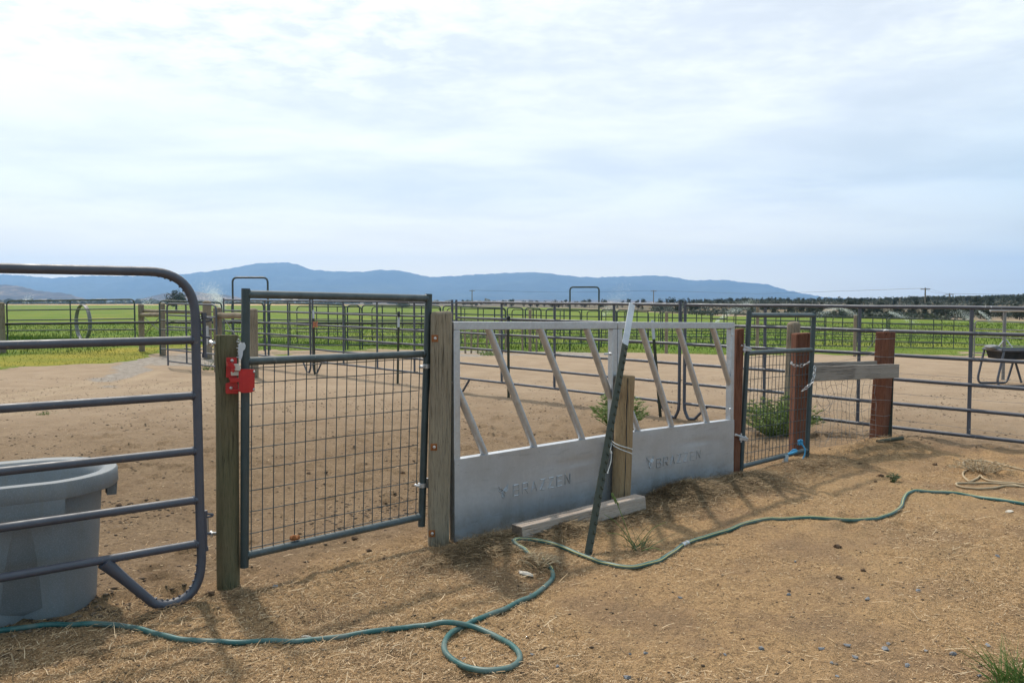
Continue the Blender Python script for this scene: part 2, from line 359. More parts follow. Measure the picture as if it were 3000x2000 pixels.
# ------------------------------------------------------------------ light, sky, air
SUN_EL=math.radians(56); SUN_AZ=math.radians(-28)      # azimuth from +Y towards +X
sun_dir=Vector((math.sin(SUN_AZ)*math.cos(SUN_EL),math.cos(SUN_AZ)*math.cos(SUN_EL),math.sin(SUN_EL)))
sl=bpy.data.lights.new('sun','SUN'); sl.energy=3.5; sl.angle=math.radians(2.2); sl.color=(1.0,.93,.82)
so=bpy.data.objects.new('sun',sl); COL.objects.link(so); so.rotation_euler=sun_dir.to_track_quat('Z','Y').to_euler(); so.location=(-20,40,60)
def make_world():
    w=bpy.data.worlds.new('World'); SC.world=w; w.use_nodes=True; t=w.node_tree; n=t.nodes; L=t.links.new
    bg=n['Background']; bg.inputs['Strength'].default_value=.1
    sky=n.new('ShaderNodeTexSky'); sky.sky_type='NISHITA'; sky.sun_disc=False; sky.sun_elevation=SUN_EL; sky.sun_rotation=SUN_AZ
    sky.air_density=1.0; sky.dust_density=1.2; sky.ozone_density=1.2
    tc=n.new('ShaderNodeTexCoord'); d=tc.outputs['Generated']
    def mth(op,a,b=0.0,clamp=False):
        x=n.new('ShaderNodeMath'); x.operation=op; x.use_clamp=clamp
        for i,v in enumerate((a,b)):
            if hasattr(v,'is_output'): L(v,x.inputs[i])
            else: x.inputs[i].default_value=v
        return x.outputs[0]
    sx=n.new('ShaderNodeSeparateXYZ'); L(d,sx.inputs[0])
    zz=mth('MAXIMUM',sx.outputs['Z'],0.0)
    inv=mth('DIVIDE',1.0,mth('ADD',zz,.09))
    cv=n.new('ShaderNodeCombineXYZ'); L(mth('MULTIPLY',sx.outputs['X'],inv),cv.inputs[0]); L(mth('MULTIPLY',sx.outputs['Y'],inv),cv.inputs[1])
    def nz(scale,det,rough,dist=0.0,loc=(0,0,0),sc=(1,1,1)):
        mp=n.new('ShaderNodeMapping'); mp.inputs['Location'].default_value=loc; mp.inputs['Scale'].default_value=sc; L(cv.outputs[0],mp.inputs['Vector'])
        x=n.new('ShaderNodeTexNoise'); x.inputs['Scale'].default_value=scale; x.inputs['Detail'].default_value=det; x.inputs['Roughness'].default_value=rough; x.inputs['Distortion'].default_value=dist
        L(mp.outputs[0],x.inputs['Vector']); return x.outputs['Fac']
    def rmp(f,a,b):
        x=n.new('ShaderNodeMapRange'); x.interpolation_type='SMOOTHSTEP'; x.inputs['From Min'].default_value=a; x.inputs['From Max'].default_value=b; L(f,x.inputs['Value']); return x.outputs['Result']
    # angle to the sun: thin cloud is brighter towards it
    vd=n.new('ShaderNodeVectorMath'); vd.operation='DOT_PRODUCT'; L(d,vd.inputs[0]); vd.inputs[1].default_value=sun_dir
    glow=rmp(vd.outputs['Value'],WORLD['glow0'],WORLD['glow1'])
    big=nz(.34,3,.5,.4,WORLD['bigloc'],(1,1.15,1)); mid=nz(.95,5,.52,.35,(5.1,1.7,0),(1,1.2,1)); fine=nz(6.5,5,.6,.2,(0.3,.2,0),(1,1.0,1))
    cover=mth('ADD',mth('MULTIPLY',big,.62),mth('MULTIPLY',mid,.38))
    cover=mth('ADD',cover,mth('MULTIPLY',mth('SUBTRACT',fine,.5),mth('ADD',mth('MULTIPLY',rmp(zz,.14,.34),.4),mth('MULTIPLY',mth('MULTIPLY',rmp(zz,.20,.30),rmp(mth('MULTIPLY',sx.outputs['X'],-1.0),-.05,.22)),.6))))
    fac=mth('ADD',WORLD['f0'],mth('MULTIPLY',rmp(cover,WORLD['c0'],WORLD['c1']),1-WORLD['f0']))
    mx=n.new('ShaderNodeMix'); mx.data_type='RGBA'; L(glow,mx.inputs['Factor']); mx.inputs['A'].default_value=(*WORLD['dark'],1); mx.inputs['B'].default_value=(*WORLD['bright'],1)
    # denser cloud is a little greyer underneath
    m2=n.new('ShaderNodeMix'); m2.data_type='RGBA'; m2.blend_type='MULTIPLY'; m2.inputs['Factor'].default_value=1
    L(mx.outputs['Result'],m2.inputs['A'])
    sh=mth('ADD',.90,mth('MULTIPLY',rmp(mid,.3,.7),.12)); cc=n.new('ShaderNodeCombineXYZ'); L(sh,cc.inputs[0]); L(mth('ADD',mth('MULTIPLY',sh,.9),.1),cc.inputs[1]); L(mth('ADD',mth('MULTIPLY',sh,.75),.25),cc.inputs[2]); L(cc.outputs[0],m2.inputs['B'])
    m3=n.new('ShaderNodeMix'); m3.data_type='RGBA'; L(mth('MULTIPLY',fac,WORLD['amt']),m3.inputs['Factor']); L(sky.outputs[0],m3.inputs['A']); L(m2.outputs['Result'],m3.inputs['B'])
    # smoke lying along the horizon scatters warm light, more so on the sunny side
    hz=mth('MULTIPLY',mth('SUBTRACT',1.0,rmp(zz,.005,.14)),mth('ADD',.18,mth('MULTIPLY',glow,.82)))
    m4=n.new('ShaderNodeMix'); m4.data_type='RGBA'; L(hz,m4.inputs['Factor']); L(m3.outputs['Result'],m4.inputs['A']); m4.inputs['B'].default_value=(*WORLD['smoke'],1)
    L(m4.outputs['Result'],bg.inputs['Color'])
WORLD=dict(glow0=.12,glow1=.60,c0=.34,c1=.58,amt=.97,f0=.70,dark=(4.9,7.6,9.2),bright=(12.3,12.5,12.2),bigloc=(2.2,.6,0),smoke=(20.5,17.0,11.0))
make_world()
SC.view_settings.view_transform='Standard'; SC.view_settings.look='None'; SC.view_settings.gamma=1; SC.view_settings.exposure=0
SC.render.engine='CYCLES'; SC.cycles.use_denoising=True; SC.cycles.max_bounces=8; SC.cycles.diffuse_bounces=3; SC.cycles.glossy_bounces=3; SC.cycles.transparent_max_bounces=24; SC.cycles.volume_bounces=2
try: SC.cycles.denoiser='OPENIMAGEDENOISE'
except Exception: pass
# ================================================================== THE SETTING
def build_ground():
    fr=np.radians(np.linspace(-41,41,560)); bk=np.radians(np.linspace(41,319,60))[1:-1]
    az=np.concatenate([fr,bk]); na=len(az)
    rs=[.35]
    while rs[-1]<1.8: rs.append(rs[-1]+.06)
    while rs[-1]<13: rs.append(rs[-1]*1.0065)
    while rs[-1]<60: rs.append(rs[-1]*1.014)
    while rs[-1]<600: rs.append(rs[-1]*1.03)
    while rs[-1]<8400: rs.append(rs[-1]*1.12)
    rs=np.array(rs); nr=len(rs)
    R,A=np.meshgrid(rs,az,indexing='ij'); X=R*np.sin(A); Y=R*np.cos(A)
    Z=terrain(X,Y)
    co=np.stack([X,Y,Z],-1).reshape(-1,3)
    co=np.vstack([co,[[0,0,gz(0,.01)]]]); ctr=len(co)-1
    i=np.arange(nr-1)[:,None]*na; j=np.arange(na)[None,:]; j2=(j+1)%na
    q=np.stack([i+j,i+na+j,i+na+j2,i+j2],-1).reshape(-1,4)
    me=bpy.data.meshes.new('ground'); nq=len(q)
    tri=np.stack([np.full(na,ctr),np.arange(na),(np.arange(na)+1)%na],-1)
    me.vertices.add(len(co)); me.vertices.foreach_set('co',co.ravel())
    me.loops.add(nq*4+na*3); me.loops.foreach_set('vertex_index',np.concatenate([q[:,::-1].ravel(),tri[:,::-1].ravel()]).astype(np.int32))
    me.polygons.add(nq+na); me.polygons.foreach_set('loop_start',np.concatenate([np.arange(nq)*4,nq*4+np.arange(na)*3]).astype(np.int32))
    me.polygons.foreach_set('use_smooth',np.ones(nq+na,bool)); me.update(); me.validate()
    # where grass, gravel, litter and dry stubble lie
    x=co[:,0]; y=co[:,1]; r=np.hypot(x,y); u=np.where(y>.1,x/np.maximum(y,.1),9*np.sign(x+1e-9))
    gy=np.interp(u,GRASS_U,GRASS_Y)
    jit=(vnoise(x,y,2.1)-.5)*.22*gy+(vnoise(x+7,y,.6)-.5)*.10*gy
    gd=(y+jit-gy)
    green=sstep(-.6,.9,gd)*(y>0)
    ex=np.where(y>0,np.hypot(x,y)/np.sqrt(1+u*u),0)-far_edge(np.clip(u,-.7,.7))
    green=green*(1-sstep(-6,6,ex+ (vnoise(x,y,14)-.5)*16))
    gravel=np.exp(-((gd+2.6)/2.0)**2)*sstep(-.56,-.48,u)*(1-sstep(.14,.24,u))*(y>5)*(.25+.9*vnoise(x+3,y,1.7))
    gravel=np.maximum(gravel,np.exp(-((y-20.5)/1.6)**2-((u+.40)/.09)**2)*1.3)
    s=fence_s(x,y); litter=(1-sstep(-.1,.6,s))
    dry=sstep(-5,25,ex)
    band=(1-sstep(-.30,-.12,u))*sstep(0,20,ex)*(1-sstep(160,420,ex))*(y>0)
    pen=sstep(6.5,15,r)*(s>0)
    track=np.zeros(len(x))
    for tr_ in TRACKS:
        g=[G(a,b) for a,b in tr_]; sp=smooth_path(g,14); dm=np.full(len(x),9.0); k=(y>8)&(y<22)&(x<-2)
        xk,yk=x[k],y[k]; dk=np.full(k.sum(),9.0)
        for p in sp: dk=np.minimum(dk,np.hypot(xk-p.x,yk-p.y))
        dm[k]=dk; track=np.maximum(track,np.exp(-(dm/.16)**2)*(.5+.7*vnoise(x,y,.8)))
    moss=sstep(0,1.5,gd)*(1-sstep(4.5,7.5,gd))*(u<-.33)*(.35+.8*vnoise(x+4,y,1.3))
    for nm,arr in (('moss',moss),('track',track),('green',green),('gravel',gravel),('litter',litter),('dry',dry),('band',band),('pen',pen)):
        a=me.attributes.new(nm,'FLOAT','POINT'); a.data.foreach_set('value',np.clip(arr,0,1).astype(np.float32))
    t=NT('ground_soil_and_grass'); pos=t.n.new('ShaderNodeNewGeometry').outputs['Position']
    n1=t.noise(.55,4,.6,pos); n2=t.noise(4.2,5,.65,pos); n3=t.noise(27,5,.7,pos); n4=t.noise(130,3,.7,pos); n5=t.noise(1.6,4,.55,pos)
    # bare pen soil
    c=t.mix(t.ramp(n2,[(.32,0.0),(.68,1.0)]),(.195,.133,.081),(.262,.187,.117))
    c=t.mix(t.math('MULTIPLY',t.ramp(n3,[(.50,0.0),(.66,1.0)]),.8),c,(.115,.076,.048))
    nf=t.noise(62,4,.75,pos); c=t.mix(t.math('MULTIPLY',t.ramp(nf,[(.50,0.0),(.62,1.0)]),.6),c,(.105,.07,.045))
    c=t.mix(t.math('MULTIPLY',t.ramp(n4,[(.60,0.0),(.72,1.0)]),.55),c,(.40,.30,.20))
    far=t.mix(t.ramp(n5,[(.35,0.0),(.7,1.0)]),(.32,.24,.17),(.395,.305,.222)); far=t.mix(t.math('MULTIPLY',t.ramp(t.noise(2.6,6,.7,pos,sc3=(1,2.6,1)),[(.55,0.0),(.68,1.0)]),.5),far,(.23,.16,.11))
    c=t.mix(t.math('MULTIPLY',t.attr('pen').outputs['Fac'],.85),c,far)
    c=t.mix(t.math('MULTIPLY',t.attr('track').outputs['Fac'],.55),c,(.42,.33,.23))
    # trodden hay litter in the foreground
    w1=t.noise(75,4,.75,pos,dist=1.6); l=t.mix(t.ramp(w1,[(.36,0.0),(.64,1.0)]),(.235,.145,.076),(.52,.345,.185))
    l=t.mix(t.math('MULTIPLY',t.ramp(n4,[(.58,0.0),(.70,1.0)]),.8),l,(.52,.38,.23)); l=t.mix(t.math('MULTIPLY',t.ramp(n3,[(.52,0.0),(.68,1.0)]),.7),l,(.125,.08,.048))
    l=t.mix(t.math('MULTIPLY',t.ramp(n5,[(.47,0.0),(.60,1.0)]),.62),l,(.215,.145,.095)); l=t.mix(t.math('MULTIPLY',t.ramp(n1,[(.44,0.0),(.6,1.0)]),.35),l,(.42,.285,.155))
    l=t.mix(t.math('MULTIPLY',t.ramp(nf,[(.50,0.0),(.63,1.0)]),.65),l,(.135,.088,.050)); c=t.mix(t.attr('litter').outputs['Fac'],c,l)
    gv=t.mix(t.ramp(t.noise(9,5,.75,pos),[(.35,0.0),(.65,1.0)]),(.20,.17,.145),(.37,.335,.30)); c=t.mix(t.ramp(t.math('ADD',t.attr('gravel').outputs['Fac'],t.math('MULTIPLY',t.math('SUBTRACT',n2,.5),.9)),[(.42,0.0),(.58,1.0)]),c,gv)
    gr=t.mix(t.ramp(t.noise(.16,4,.6,pos),[(.38,0.0),(.62,1.0)]),(.092,.152,.016),(.148,.182,.026)); gr=t.mix(t.math('MULTIPLY',t.ramp(t.noise(3.1,5,.7,pos,sc3=(1,.35,1)),[(.45,0.0),(.65,1.0)]),.55),gr,(.072,.140,.012))
    gr=t.mix(t.math('MULTIPLY',t.ramp(t.noise(.07,3,.5,pos),[(.55,0.0),(.7,1.0)]),.6),gr,(.235,.215,.040))
    gr=t.mix(t.attr('moss').outputs['Fac'],gr,(.27,.235,.035))
    c=t.mix(t.ramp(t.math('ADD',t.attr('green').outputs['Fac'],t.math('MULTIPLY',t.math('SUBTRACT',n2,.5),.8)),[(.42,0.0),(.56,1.0)]),c,gr)
    dr=t.mix(t.ramp(t.noise(.09,6,.7,pos),[(.46,0.0),(.66,1.0)]),(.085,.080,.058),(.25,.18,.118)); c=t.mix(t.attr('dry').outputs['Fac'],c,dr)
    c=t.mix(t.attr('band').outputs['Fac'],c,(.50,.33,.15))
    c=t.mix(1.0,c,(1.12,1.09,1.04),'MULTIPLY'); t.col(c)
    h=t.math('ADD',t.math('MULTIPLY',n3,.6),t.math('MULTIPLY',n4,.4)); t.bump(h,1.0,.034)
    me.materials.append(t.set(.95,0,.12))
    o=bpy.data.objects.new('ground',me); COL.objects.link(o); return tag(o,None,None,None,'structure')
TRACKS=[[(-40,1186),(200,1150),(380,1115),(470,1088)],[(-40,1168),(150,1140),(300,1115),(390,1088)],[(250,1155),(420,1135),(570,1110)],[(-30,1215),(180,1190),(420,1160),(600,1130)]]
GRASS_U=[-.75,-.62,-.5,-.45,-.40,-.2,0,.2,.45,.6,.8]; GRASS_Y=[15.5,16.6,18,21.5,25,26.5,29,32,35,37,38]
build_ground()

# ---- mountains (real depth: a ridge with spurs running forward from it)
def skyline(px): return np.interp(px,SKX,SKY)
SK=[(-400,640),(0,628),(60,632),(120,637),(190,633),(300,633),(430,629),(530,616),(570,608),(600,603),(660,601),(690,608),(715,619),(760,622),(830,623),(870,619),(915,620),(950,628),(985,635),(1050,632),(1100,629),(1180,626),(1240,624),(1300,631),(1360,636),(1430,634),(1500,631),(1540,634),(1590,643),(1660,641),(1700,647),(1760,652),(1800,664),(1850,675),(1890,682),(1950,685),(2010,687),(2100,692),(2352,696),(2900,700)]
SKX=[a*1.27551 for a,b in SK]; SKY=[b*1.27551 for a,b in SK]
def ridge(name,D0,D1,D2,px0,px1,sky,mat,step,rough,rows=46):
    pxs=np.arange(px0,px1,step); n=len(pxs); u=(pxs-CX)/F
    crest=np.array([P(a,b,D1).z for a,b in zip(pxs,sky(pxs))])
    crest=crest+(vnoise(pxs,pxs*0+3,9)-.5)*rough*.35
    rows_t=np.linspace(0,1,rows); V=[]
    for tt in rows_t:
        if tt<=.72:
            k=tt/.72; D=D0+(D1-D0)*k
            z=-4+(crest+4)*(k**1.25)
            z=z*(1+ (vnoise(u*D,np.full(n,D),rough*9)-.5)*1.15*k*(1-k)*2 )+(vnoise(u*D,np.full(n,D),rough*2.2)-.5)*rough*.9*k*(1-k)*4
            z=np.minimum(z,(CAMH+(crest-CAMH)*(D/D1))*.995 if k<1 else z)
        else:
            k=(tt-.72)/.28; D=D1+(D2-D1)*k; z=crest*(1-k)-6*k
        V.append(np.stack([u*D,np.full(n,D),z],-1))
    V=np.array(V); co=V.reshape(-1,3); me=bpy.data.meshes.new(name)
    i=np.arange(rows-1)[:,None]*n; j=np.arange(n-1)[None,:]
    q=np.stack([i+j,i+j+1,i+n+j+1,i+n+j],-1).reshape(-1,4)
    me.from_pydata(co.tolist(),[],q.tolist()); me.polygons.foreach_set('use_smooth',[True]*len(q)); me.materials.append(mat); me.update()
    o=bpy.data.objects.new(name,me); COL.objects.link(o); return tag(o,None,None,None,'structure')
def forest_mat():
    t=NT('forested_mountainside'); pos=t.n.new('ShaderNodeNewGeometry').outputs['Position']
    a=t.noise(.0016,6,.65,pos); b=t.noise(.012,4,.7,pos)
    c=t.mix(t.ramp(a,[(.40,0.0),(.62,1.0)]),(.030,.046,.048),(.070,.085,.075)); c=t.mix(t.math('MULTIPLY',t.ramp(b,[(.5,0.0),(.7,1.0)]),.5),c,(.012,.018,.018)); t.col(c)
    return t.set(.95,0,.05)
def scrub_mat():
    t=NT('dry_scrub_hillside'); pos=t.n.new('ShaderNodeNewGeometry').outputs['Position']
    a=t.noise(.006,6,.65,pos,sc3=(1,.5,3)); b=t.noise(.05,4,.7,pos)
    c=t.mix(t.ramp(a,[(.44,0.0),(.60,1.0)]),(.065,.052,.045),(.30,.20,.12)); c=t.mix(t.math('MULTIPLY',t.ramp(b,[(.45,0.0),(.65,1.0)]),.6),c,(.06,.048,.04)); t.col(c)
    return t.set(.95,0,.05)
ridge('mountains',5200,7400,8900,-420,3300,skyline,forest_mat(),7,34)
LH=[(-400,645),(0,652),(40,655),(90,667),(150,672),(200,687),(250,692),(290,691),(340,682),(380,673),(430,669),(480,672),(520,677),(570,686),(630,692),(720,690),(800,686),(860,689),(930,694),(1000,697)]
scr=scrub_mat()
ridge('brown_hills',2600,3300,4200,-420,1280,lambda p: np.interp(p,[a*1.27551 for a,b in LH],[b*1.27551 for a,b in LH]),scr,7,14,34)
LH2=[(900,699),(1000,694),(1100,690),(1200,688),(1330,690),(1420,688),(1500,692),(1640,697),(1760,700)]
ridge('pale_foothills',3000,3900,4600,1130,2260,lambda p: np.interp(p,[a*1.27551 for a,b in LH2],[b*1.27551 for a,b in LH2]),scr,7,12,26)

# ---- the air: one box of thin smoke haze
def build_haze():
    mb=MB(); mb.box((0,3500,240),(9800,0,0),(0,5800,0),(0,0,262)); t=NT('thin_smoke_haze'); t.n.remove(t.b)
    v=t.n.new('ShaderNodeVolumePrincipled'); v.inputs['Density'].default_value=HAZE[0]; v.inputs['Color'].default_value=(*HAZE[1],1); v.inputs['Anisotropy'].default_value=HAZE[2]
    t.link(v.outputs[0],t.out.inputs['Volume']); t.mat.cycles.homogeneous_volume=True if hasattr(t.mat.cycles,'homogeneous_volume') else None
    o=obj('haze',mb,t.mat,smooth=0); tag(o,None,None,None,'stuff'); o.display_type='WIRE'
HAZE=(1.45e-4,(.36,.61,1.0),.4)
build_haze()

# ---- straw, hay and clods lying on the soil
def tone_mat(name, stops, rough=.8):
    t=NT(name); a=t.attr('tone'); t.col(t.ramp(a.outputs['Fac'],stops)); return t.set(rough,0,.25)
M['straw']=tone_mat('dry_straw',[(0,(.10,.064,.034)),(.35,(.29,.18,.092)),(.7,(.50,.335,.18)),(1,(.66,.50,.32))])
M['hay']=tone_mat('weathered_hay',[(0,(.085,.056,.032)),(.4,(.17,.115,.062)),(.8,(.30,.21,.115)),(1,(.48,.36,.22))])
M['field_blades']=tone_mat('field_grass_blades',[(0,(.070,.128,.012)),(.5,(.104,.160,.018)),(1,(.172,.186,.030))])
M['clods']=tone_mat('soil_crumbs',[(0,(.065,.043,.028)),(.6,(.135,.092,.060)),(1,(.26,.19,.13))])
def strands(name, n, sampler, L, W, mat, lift, pitch, tone, rng, label=None):
    """n loose stalks as one mesh; sampler gives plan points"""
    x,y=sampler(n); n=len(x); a=rng.random(n)*2*PI; l=L[0]+(L[1]-L[0])*rng.random(n)**2.2; w=W[0]+(W[1]-W[0])*rng.random(n)
    el=(rng.random(n)**2)*pitch; dx=np.cos(a)*np.cos(el); dy=np.sin(a)*np.cos(el); dz=np.sin(el)
    z0=terrain(x,y)+.001+lift*rng.random(n)**1.5
    bend=(rng.random(n)-.5)*.28; mx=x+dx*l*.5-dy*l*bend*.4; my=y+dy*l*.5+dx*l*bend*.4; ex=x+dx*l; ey=y+dy*l
    mz=np.maximum(z0+dz*l*.55,terrain(mx,my)+.0015); ez=np.maximum(z0+dz*l*(1-.25*rng.random(n)),terrain(ex,ey)+.0015)
    px=-dy*w*.5; py=dx*w*.5; q=rng.random(n)*w*.6
    v=np.stack([np.stack([x-px,y-py,z0],-1),np.stack([x+px,y+py,z0+q],-1),np.stack([mx+px,my+py,mz+q],-1),np.stack([mx-px,my-py,mz],-1),np.stack([ex+px*.6,ey+py*.6,ez+q],-1),np.stack([ex-px*.6,ey-py*.6,ez],-1)],1).reshape(-1,3)
    b=np.arange(n)*6; f=np.stack([np.stack([b,b+1,b+2,b+3],-1),np.stack([b+3,b+2,b+4,b+5],-1)],1).reshape(-1,4)
    me=bpy.data.meshes.new(name); me.vertices.add(len(v)); me.vertices.foreach_set('co',v.ravel()); me.loops.add(f.size); me.loops.foreach_set('vertex_index',f.ravel().astype(np.int32))
    me.polygons.add(len(f)); me.polygons.foreach_set('loop_start',(np.arange(len(f))*4).astype(np.int32)); me.update()
    at=me.attributes.new('tone','FLOAT','POINT'); at.data.foreach_set('value',np.repeat(np.clip(tone(n),0,1),6).astype(np.float32))
    me.materials.append(mat); o=bpy.data.objects.new(name,me); COL.objects.link(o); return tag(o,label,None,None,'stuff')
def yard(n, rng, patch=1.0):
    xs=[];ys=[];tot=0
    while tot<n:
        y=1.9+6.6*rng.random(n)**1.25; x=(rng.random(n)*2-1)*(.70*y+.25); s=fence_s(x,y)
        d=.16+1.05*sstep(.38,.66,vnoise(x+31,y,.62))*patch+.35*sstep(.4,.7,vnoise(x,y+9,.17))*vnoise(x+2,y+5,.9)*1.6; d=d*np.clip(3.6/y,.5,1.3)*np.where(x<.3,1.0,.78)
        k=(s<.15+.25*(vnoise(x,y,.5)-.5))&(rng.random(n)<d*.75); xs.append(x[k]); ys.append(y[k]); tot+=k.sum()
    return np.concatenate(xs)[:n],np.concatenate(ys)[:n]
r1=np.random.default_rng(21)
strands('straw_litter',210000,lambda n: yard(n,r1),(.005,.028),(.0011,.0024),M['straw'],.006,.5,lambda n: r1.normal(.47,.34,n),r1,'fine dry straw littering the trodden soil in the foreground')
strands('loose_straw',2600,lambda n: yard(n,r1),(.03,.10),(.0016,.0032),M['straw'],.012,.45,lambda n: r1.normal(.8,.2,n),r1,'longer pale stalks scattered over the foreground soil')
def penfloor(n, rng, clump=False):
    y=3.2+13*rng.random(n*4)**1.9; x=(rng.random(n*4)*2-1)*(.70*y); k=(fence_s(x,y)>.05)&(rng.random(n*4)<(.1+1.3*sstep(.35,.75,vnoise(x+5,y,.8))*vnoise(x,y+3,.25)*1.4 if clump else 2)); return x[k][:n],y[k][:n]
strands('pen_chaff',14000,lambda n: penfloor(n,r1),(.01,.05),(.0015,.003),M['straw'],.004,.3,lambda n: r1.normal(.55,.28,n),r1,'sparse chaff on the bare soil of the pen')
# heaps of old hay caught along the metal feed panels and around the posts
HEAPS=[(1.22,5.70,.34,.17,9000),(.30,4.80,.24,.11,4600),(-.14,4.46,.34,.13,7000),(1.80,6.05,.36,.18,6500),(2.5,6.62,.45,.22,3500),(-1.33,3.84,.16,.13,1600),(3.35,7.35,.7,.28,3000),(.75,5.18,.5,.16,4500),(-1.62,3.55,.2,.1,900),(.14,4.2,.13,.10,1200),(1.0,5.45,.55,.22,5000)]
def heaps(n,rng):
    xs=[];ys=[]
    for hx,hy,a,b,c in HEAPS:
        p=rng.normal(0,.62,c)*a; q=rng.normal(0,.62,c)*b; X=hx+p*.756-q*.655; Y=hy+p*.655+q*.756
        k=fence_s(X,Y)<-.03; xs.append(X[k]); ys.append(Y[k])
    return np.concatenate(xs),np.concatenate(ys)
strands('hay_heaps',1,lambda n: heaps(n,r1),(.02,.10),(.0012,.0026),M['hay'],.022,.42,lambda n: r1.normal(.52,.28,n),r1,'dark trampled hay heaped against the metal feed panels')
def crumbs(name,n,sampler,rng,size,label):
    x,y=sampler(n); n=len(x); z=terrain(x,y); rr=size[0]+(size[1]-size[0])*rng.random(n)**6; a=rng.random(n)*2*PI
    base=np.array([[1,0,.1],[0,1,.0],[-1,0,.15],[0,-1,.05],[.1,.1,.75],[0,0,-.35]])
    k=1+.5*(rng.random((n,6,1))-.5); v=base[None]*k*rr[:,None,None]; v[:,:,0]*= (1+.6*rng.random(n))[:,None]
    c,s=np.cos(a)[:,None],np.sin(a)[:,None]; X=v[:,:,0]*c-v[:,:,1]*s+x[:,None]; Y=v[:,:,0]*s+v[:,:,1]*c+y[:,None]; Z=v[:,:,2]*.62+z[:,None]+rr[:,None]*.1
    V=np.stack([X,Y,Z],-1).reshape(-1,3); f=np.array([[0,1,4],[1,2,4],[2,3,4],[3,0,4],[1,0,5],[2,1,5],[3,2,5],[0,3,5]])
    Fc=(np.arange(n)[:,None,None]*6+f[None]).reshape(-1,3); me=bpy.data.meshes.new(name); me.vertices.add(len(V)); me.vertices.foreach_set('co',V.ravel())
    me.loops.add(Fc.size); me.loops.foreach_set('vertex_index',Fc.ravel().astype(np.int32)); me.polygons.add(len(Fc)); me.polygons.foreach_set('loop_start',(np.arange(len(Fc))*3).astype(np.int32)); me.update()
    at=me.attributes.new('tone','FLOAT','POINT'); at.data.foreach_set('value',np.repeat(np.clip(rng.normal(.5,.28,n),0,1),6).astype(np.float32))
    me.materials.append(M['clods']); o=bpy.data.objects.new(name,me); COL.objects.link(o); return tag(o,label,None,None,'stuff')
crumbs('pen_crumbs',32000,lambda n: penfloor(n,r1,True),r1,(.0020,.016),'dark crumbs of soil and dung on the pen floor')
crumbs('yard_crumbs',11000,lambda n: yard(n,r1,.2),r1,(.0015,.010),'small crumbs of soil between the straw')
def meadow(n,rng):
    y=15+75*rng.random(n*3)**1.7; x=(rng.random(n*3)*2-1)*.7*y; u=x/y; gy=np.interp(u,GRASS_U,GRASS_Y)
    jit=(vnoise(x,y,2.1)-.5)*.22*gy+(vnoise(x+7,y,.6)-.5)*.10*gy; k=(y+jit-gy>.5)&(rng.random(n*3)<.35+.9*vnoise(x,y,3.)); return x[k][:n],y[k][:n]
def field_blades(n,rng):
    x,y=meadow(n,rng); n=len(x); z=terrain(x,y); tall=sstep(5,9,y-np.interp(x/y,GRASS_U,GRASS_Y))
    h=(.025+.10*tall)*(.6+.8*rng.random(n)); w=.012+.0006*y; a=rng.random(n)*6.28; lx=(rng.random(n)-.5)*.5*h; ly=(rng.random(n)-.5)*.5*h
    px=np.cos(a)*w/2; py=np.sin(a)*w/2
    V=np.stack([np.stack([x-px,y-py,z-.01],-1),np.stack([x+px,y+py,z-.01],-1),np.stack([x+lx,y+ly,z+h],-1)],1).reshape(-1,3)
    Fc=np.arange(n*3).reshape(-1,3); me=bpy.data.meshes.new('field_grass'); me.vertices.add(len(V)); me.vertices.foreach_set('co',V.ravel())
    me.loops.add(Fc.size); me.loops.foreach_set('vertex_index',Fc.ravel().astype(np.int32)); me.polygons.add(n); me.polygons.foreach_set('loop_start',(np.arange(n)*3).astype(np.int32)); me.update()
    yel=np.where(tall<.4,.45,0)+rng.normal(.42,.2,n)+(vnoise(x,y,5.)-.5)*.6; at=me.attributes.new('tone','FLOAT','POINT'); at.data.foreach_set('value',np.repeat(np.clip(yel,0,1),3).astype(np.float32))
    me.materials.append(M['field_blades']); o=bpy.data.objects.new('field_grass',me); COL.objects.link(o); tag(o,'green pasture grass in the irrigated field behind the pens','grass',None,'stuff')
field_blades(60000,r1)
# ================================================================== FOREGROUND FENCE
def rod(mb,p,q,r,n=8): mb.tube([p,q],r,n)
def bolt_mb(mb,c,nrm,r,h):
    c=Vector(c); nrm=Vector(nrm).normalized(); mb.tube([c,c+nrm*h*.6,c+nrm*h],[r,r,r*.55],10)

# ---- left corral panel
LP=Plane((-1.42,3.70),(-1.42-1.306,2.70)); LD=LP.d                       # LD runs left and towards the camera
lp_root=LP.at(585,1768); lp_root.z=gz(lp_root.x,lp_root.y)
t=thing('corral_panel','dark slate corral panel at the left front with a rounded corner and looped foot','corral panel',lp_root)
corner=LP.at(577,797); post_x=LP.at(577,1200); ztop=LP.at(300,792).z
pc=Vector((post_x.x,post_x.y,0))
L_=3.55; far=pc+LD*L_
z=lambda v: Vector((0,0,v))
zr=[LP.at(560,y).z for y in (995.9,1159,1321,1466,1594.6)]
foot=LP.at(480,1765).z; bl=LP.at(318,1668)
s_bl=(bl-pc).dot(LD)
loop=[far+z(ztop),pc+z(ztop),pc+LD*-.008+z(.6),pc+LD*-.012+z(.22)]
# rounded top corner, straight stile, then the looped foot running back up to the bottom rail
top=fillet([far+z(ztop),pc+z(ztop),pc+z(.24)],.20,12)
ft=[LP.at(x,y) for x,y in ((588,1590),(590,1640),(583,1692),(563,1732),(530,1757),(490,1770),(455,1768),(430,1750))]
path=top[:-1]+smooth_path(ft,4)
mb=MB(); mb.tube(path,.0202,14)
# flattened strut of the foot
a=ft[-1]; b=LP.at(304,1646); mb.tube([a,a+(b-a)*.5,a+(b-a)*.8,b],[.0202,.022,.026,.030],12)
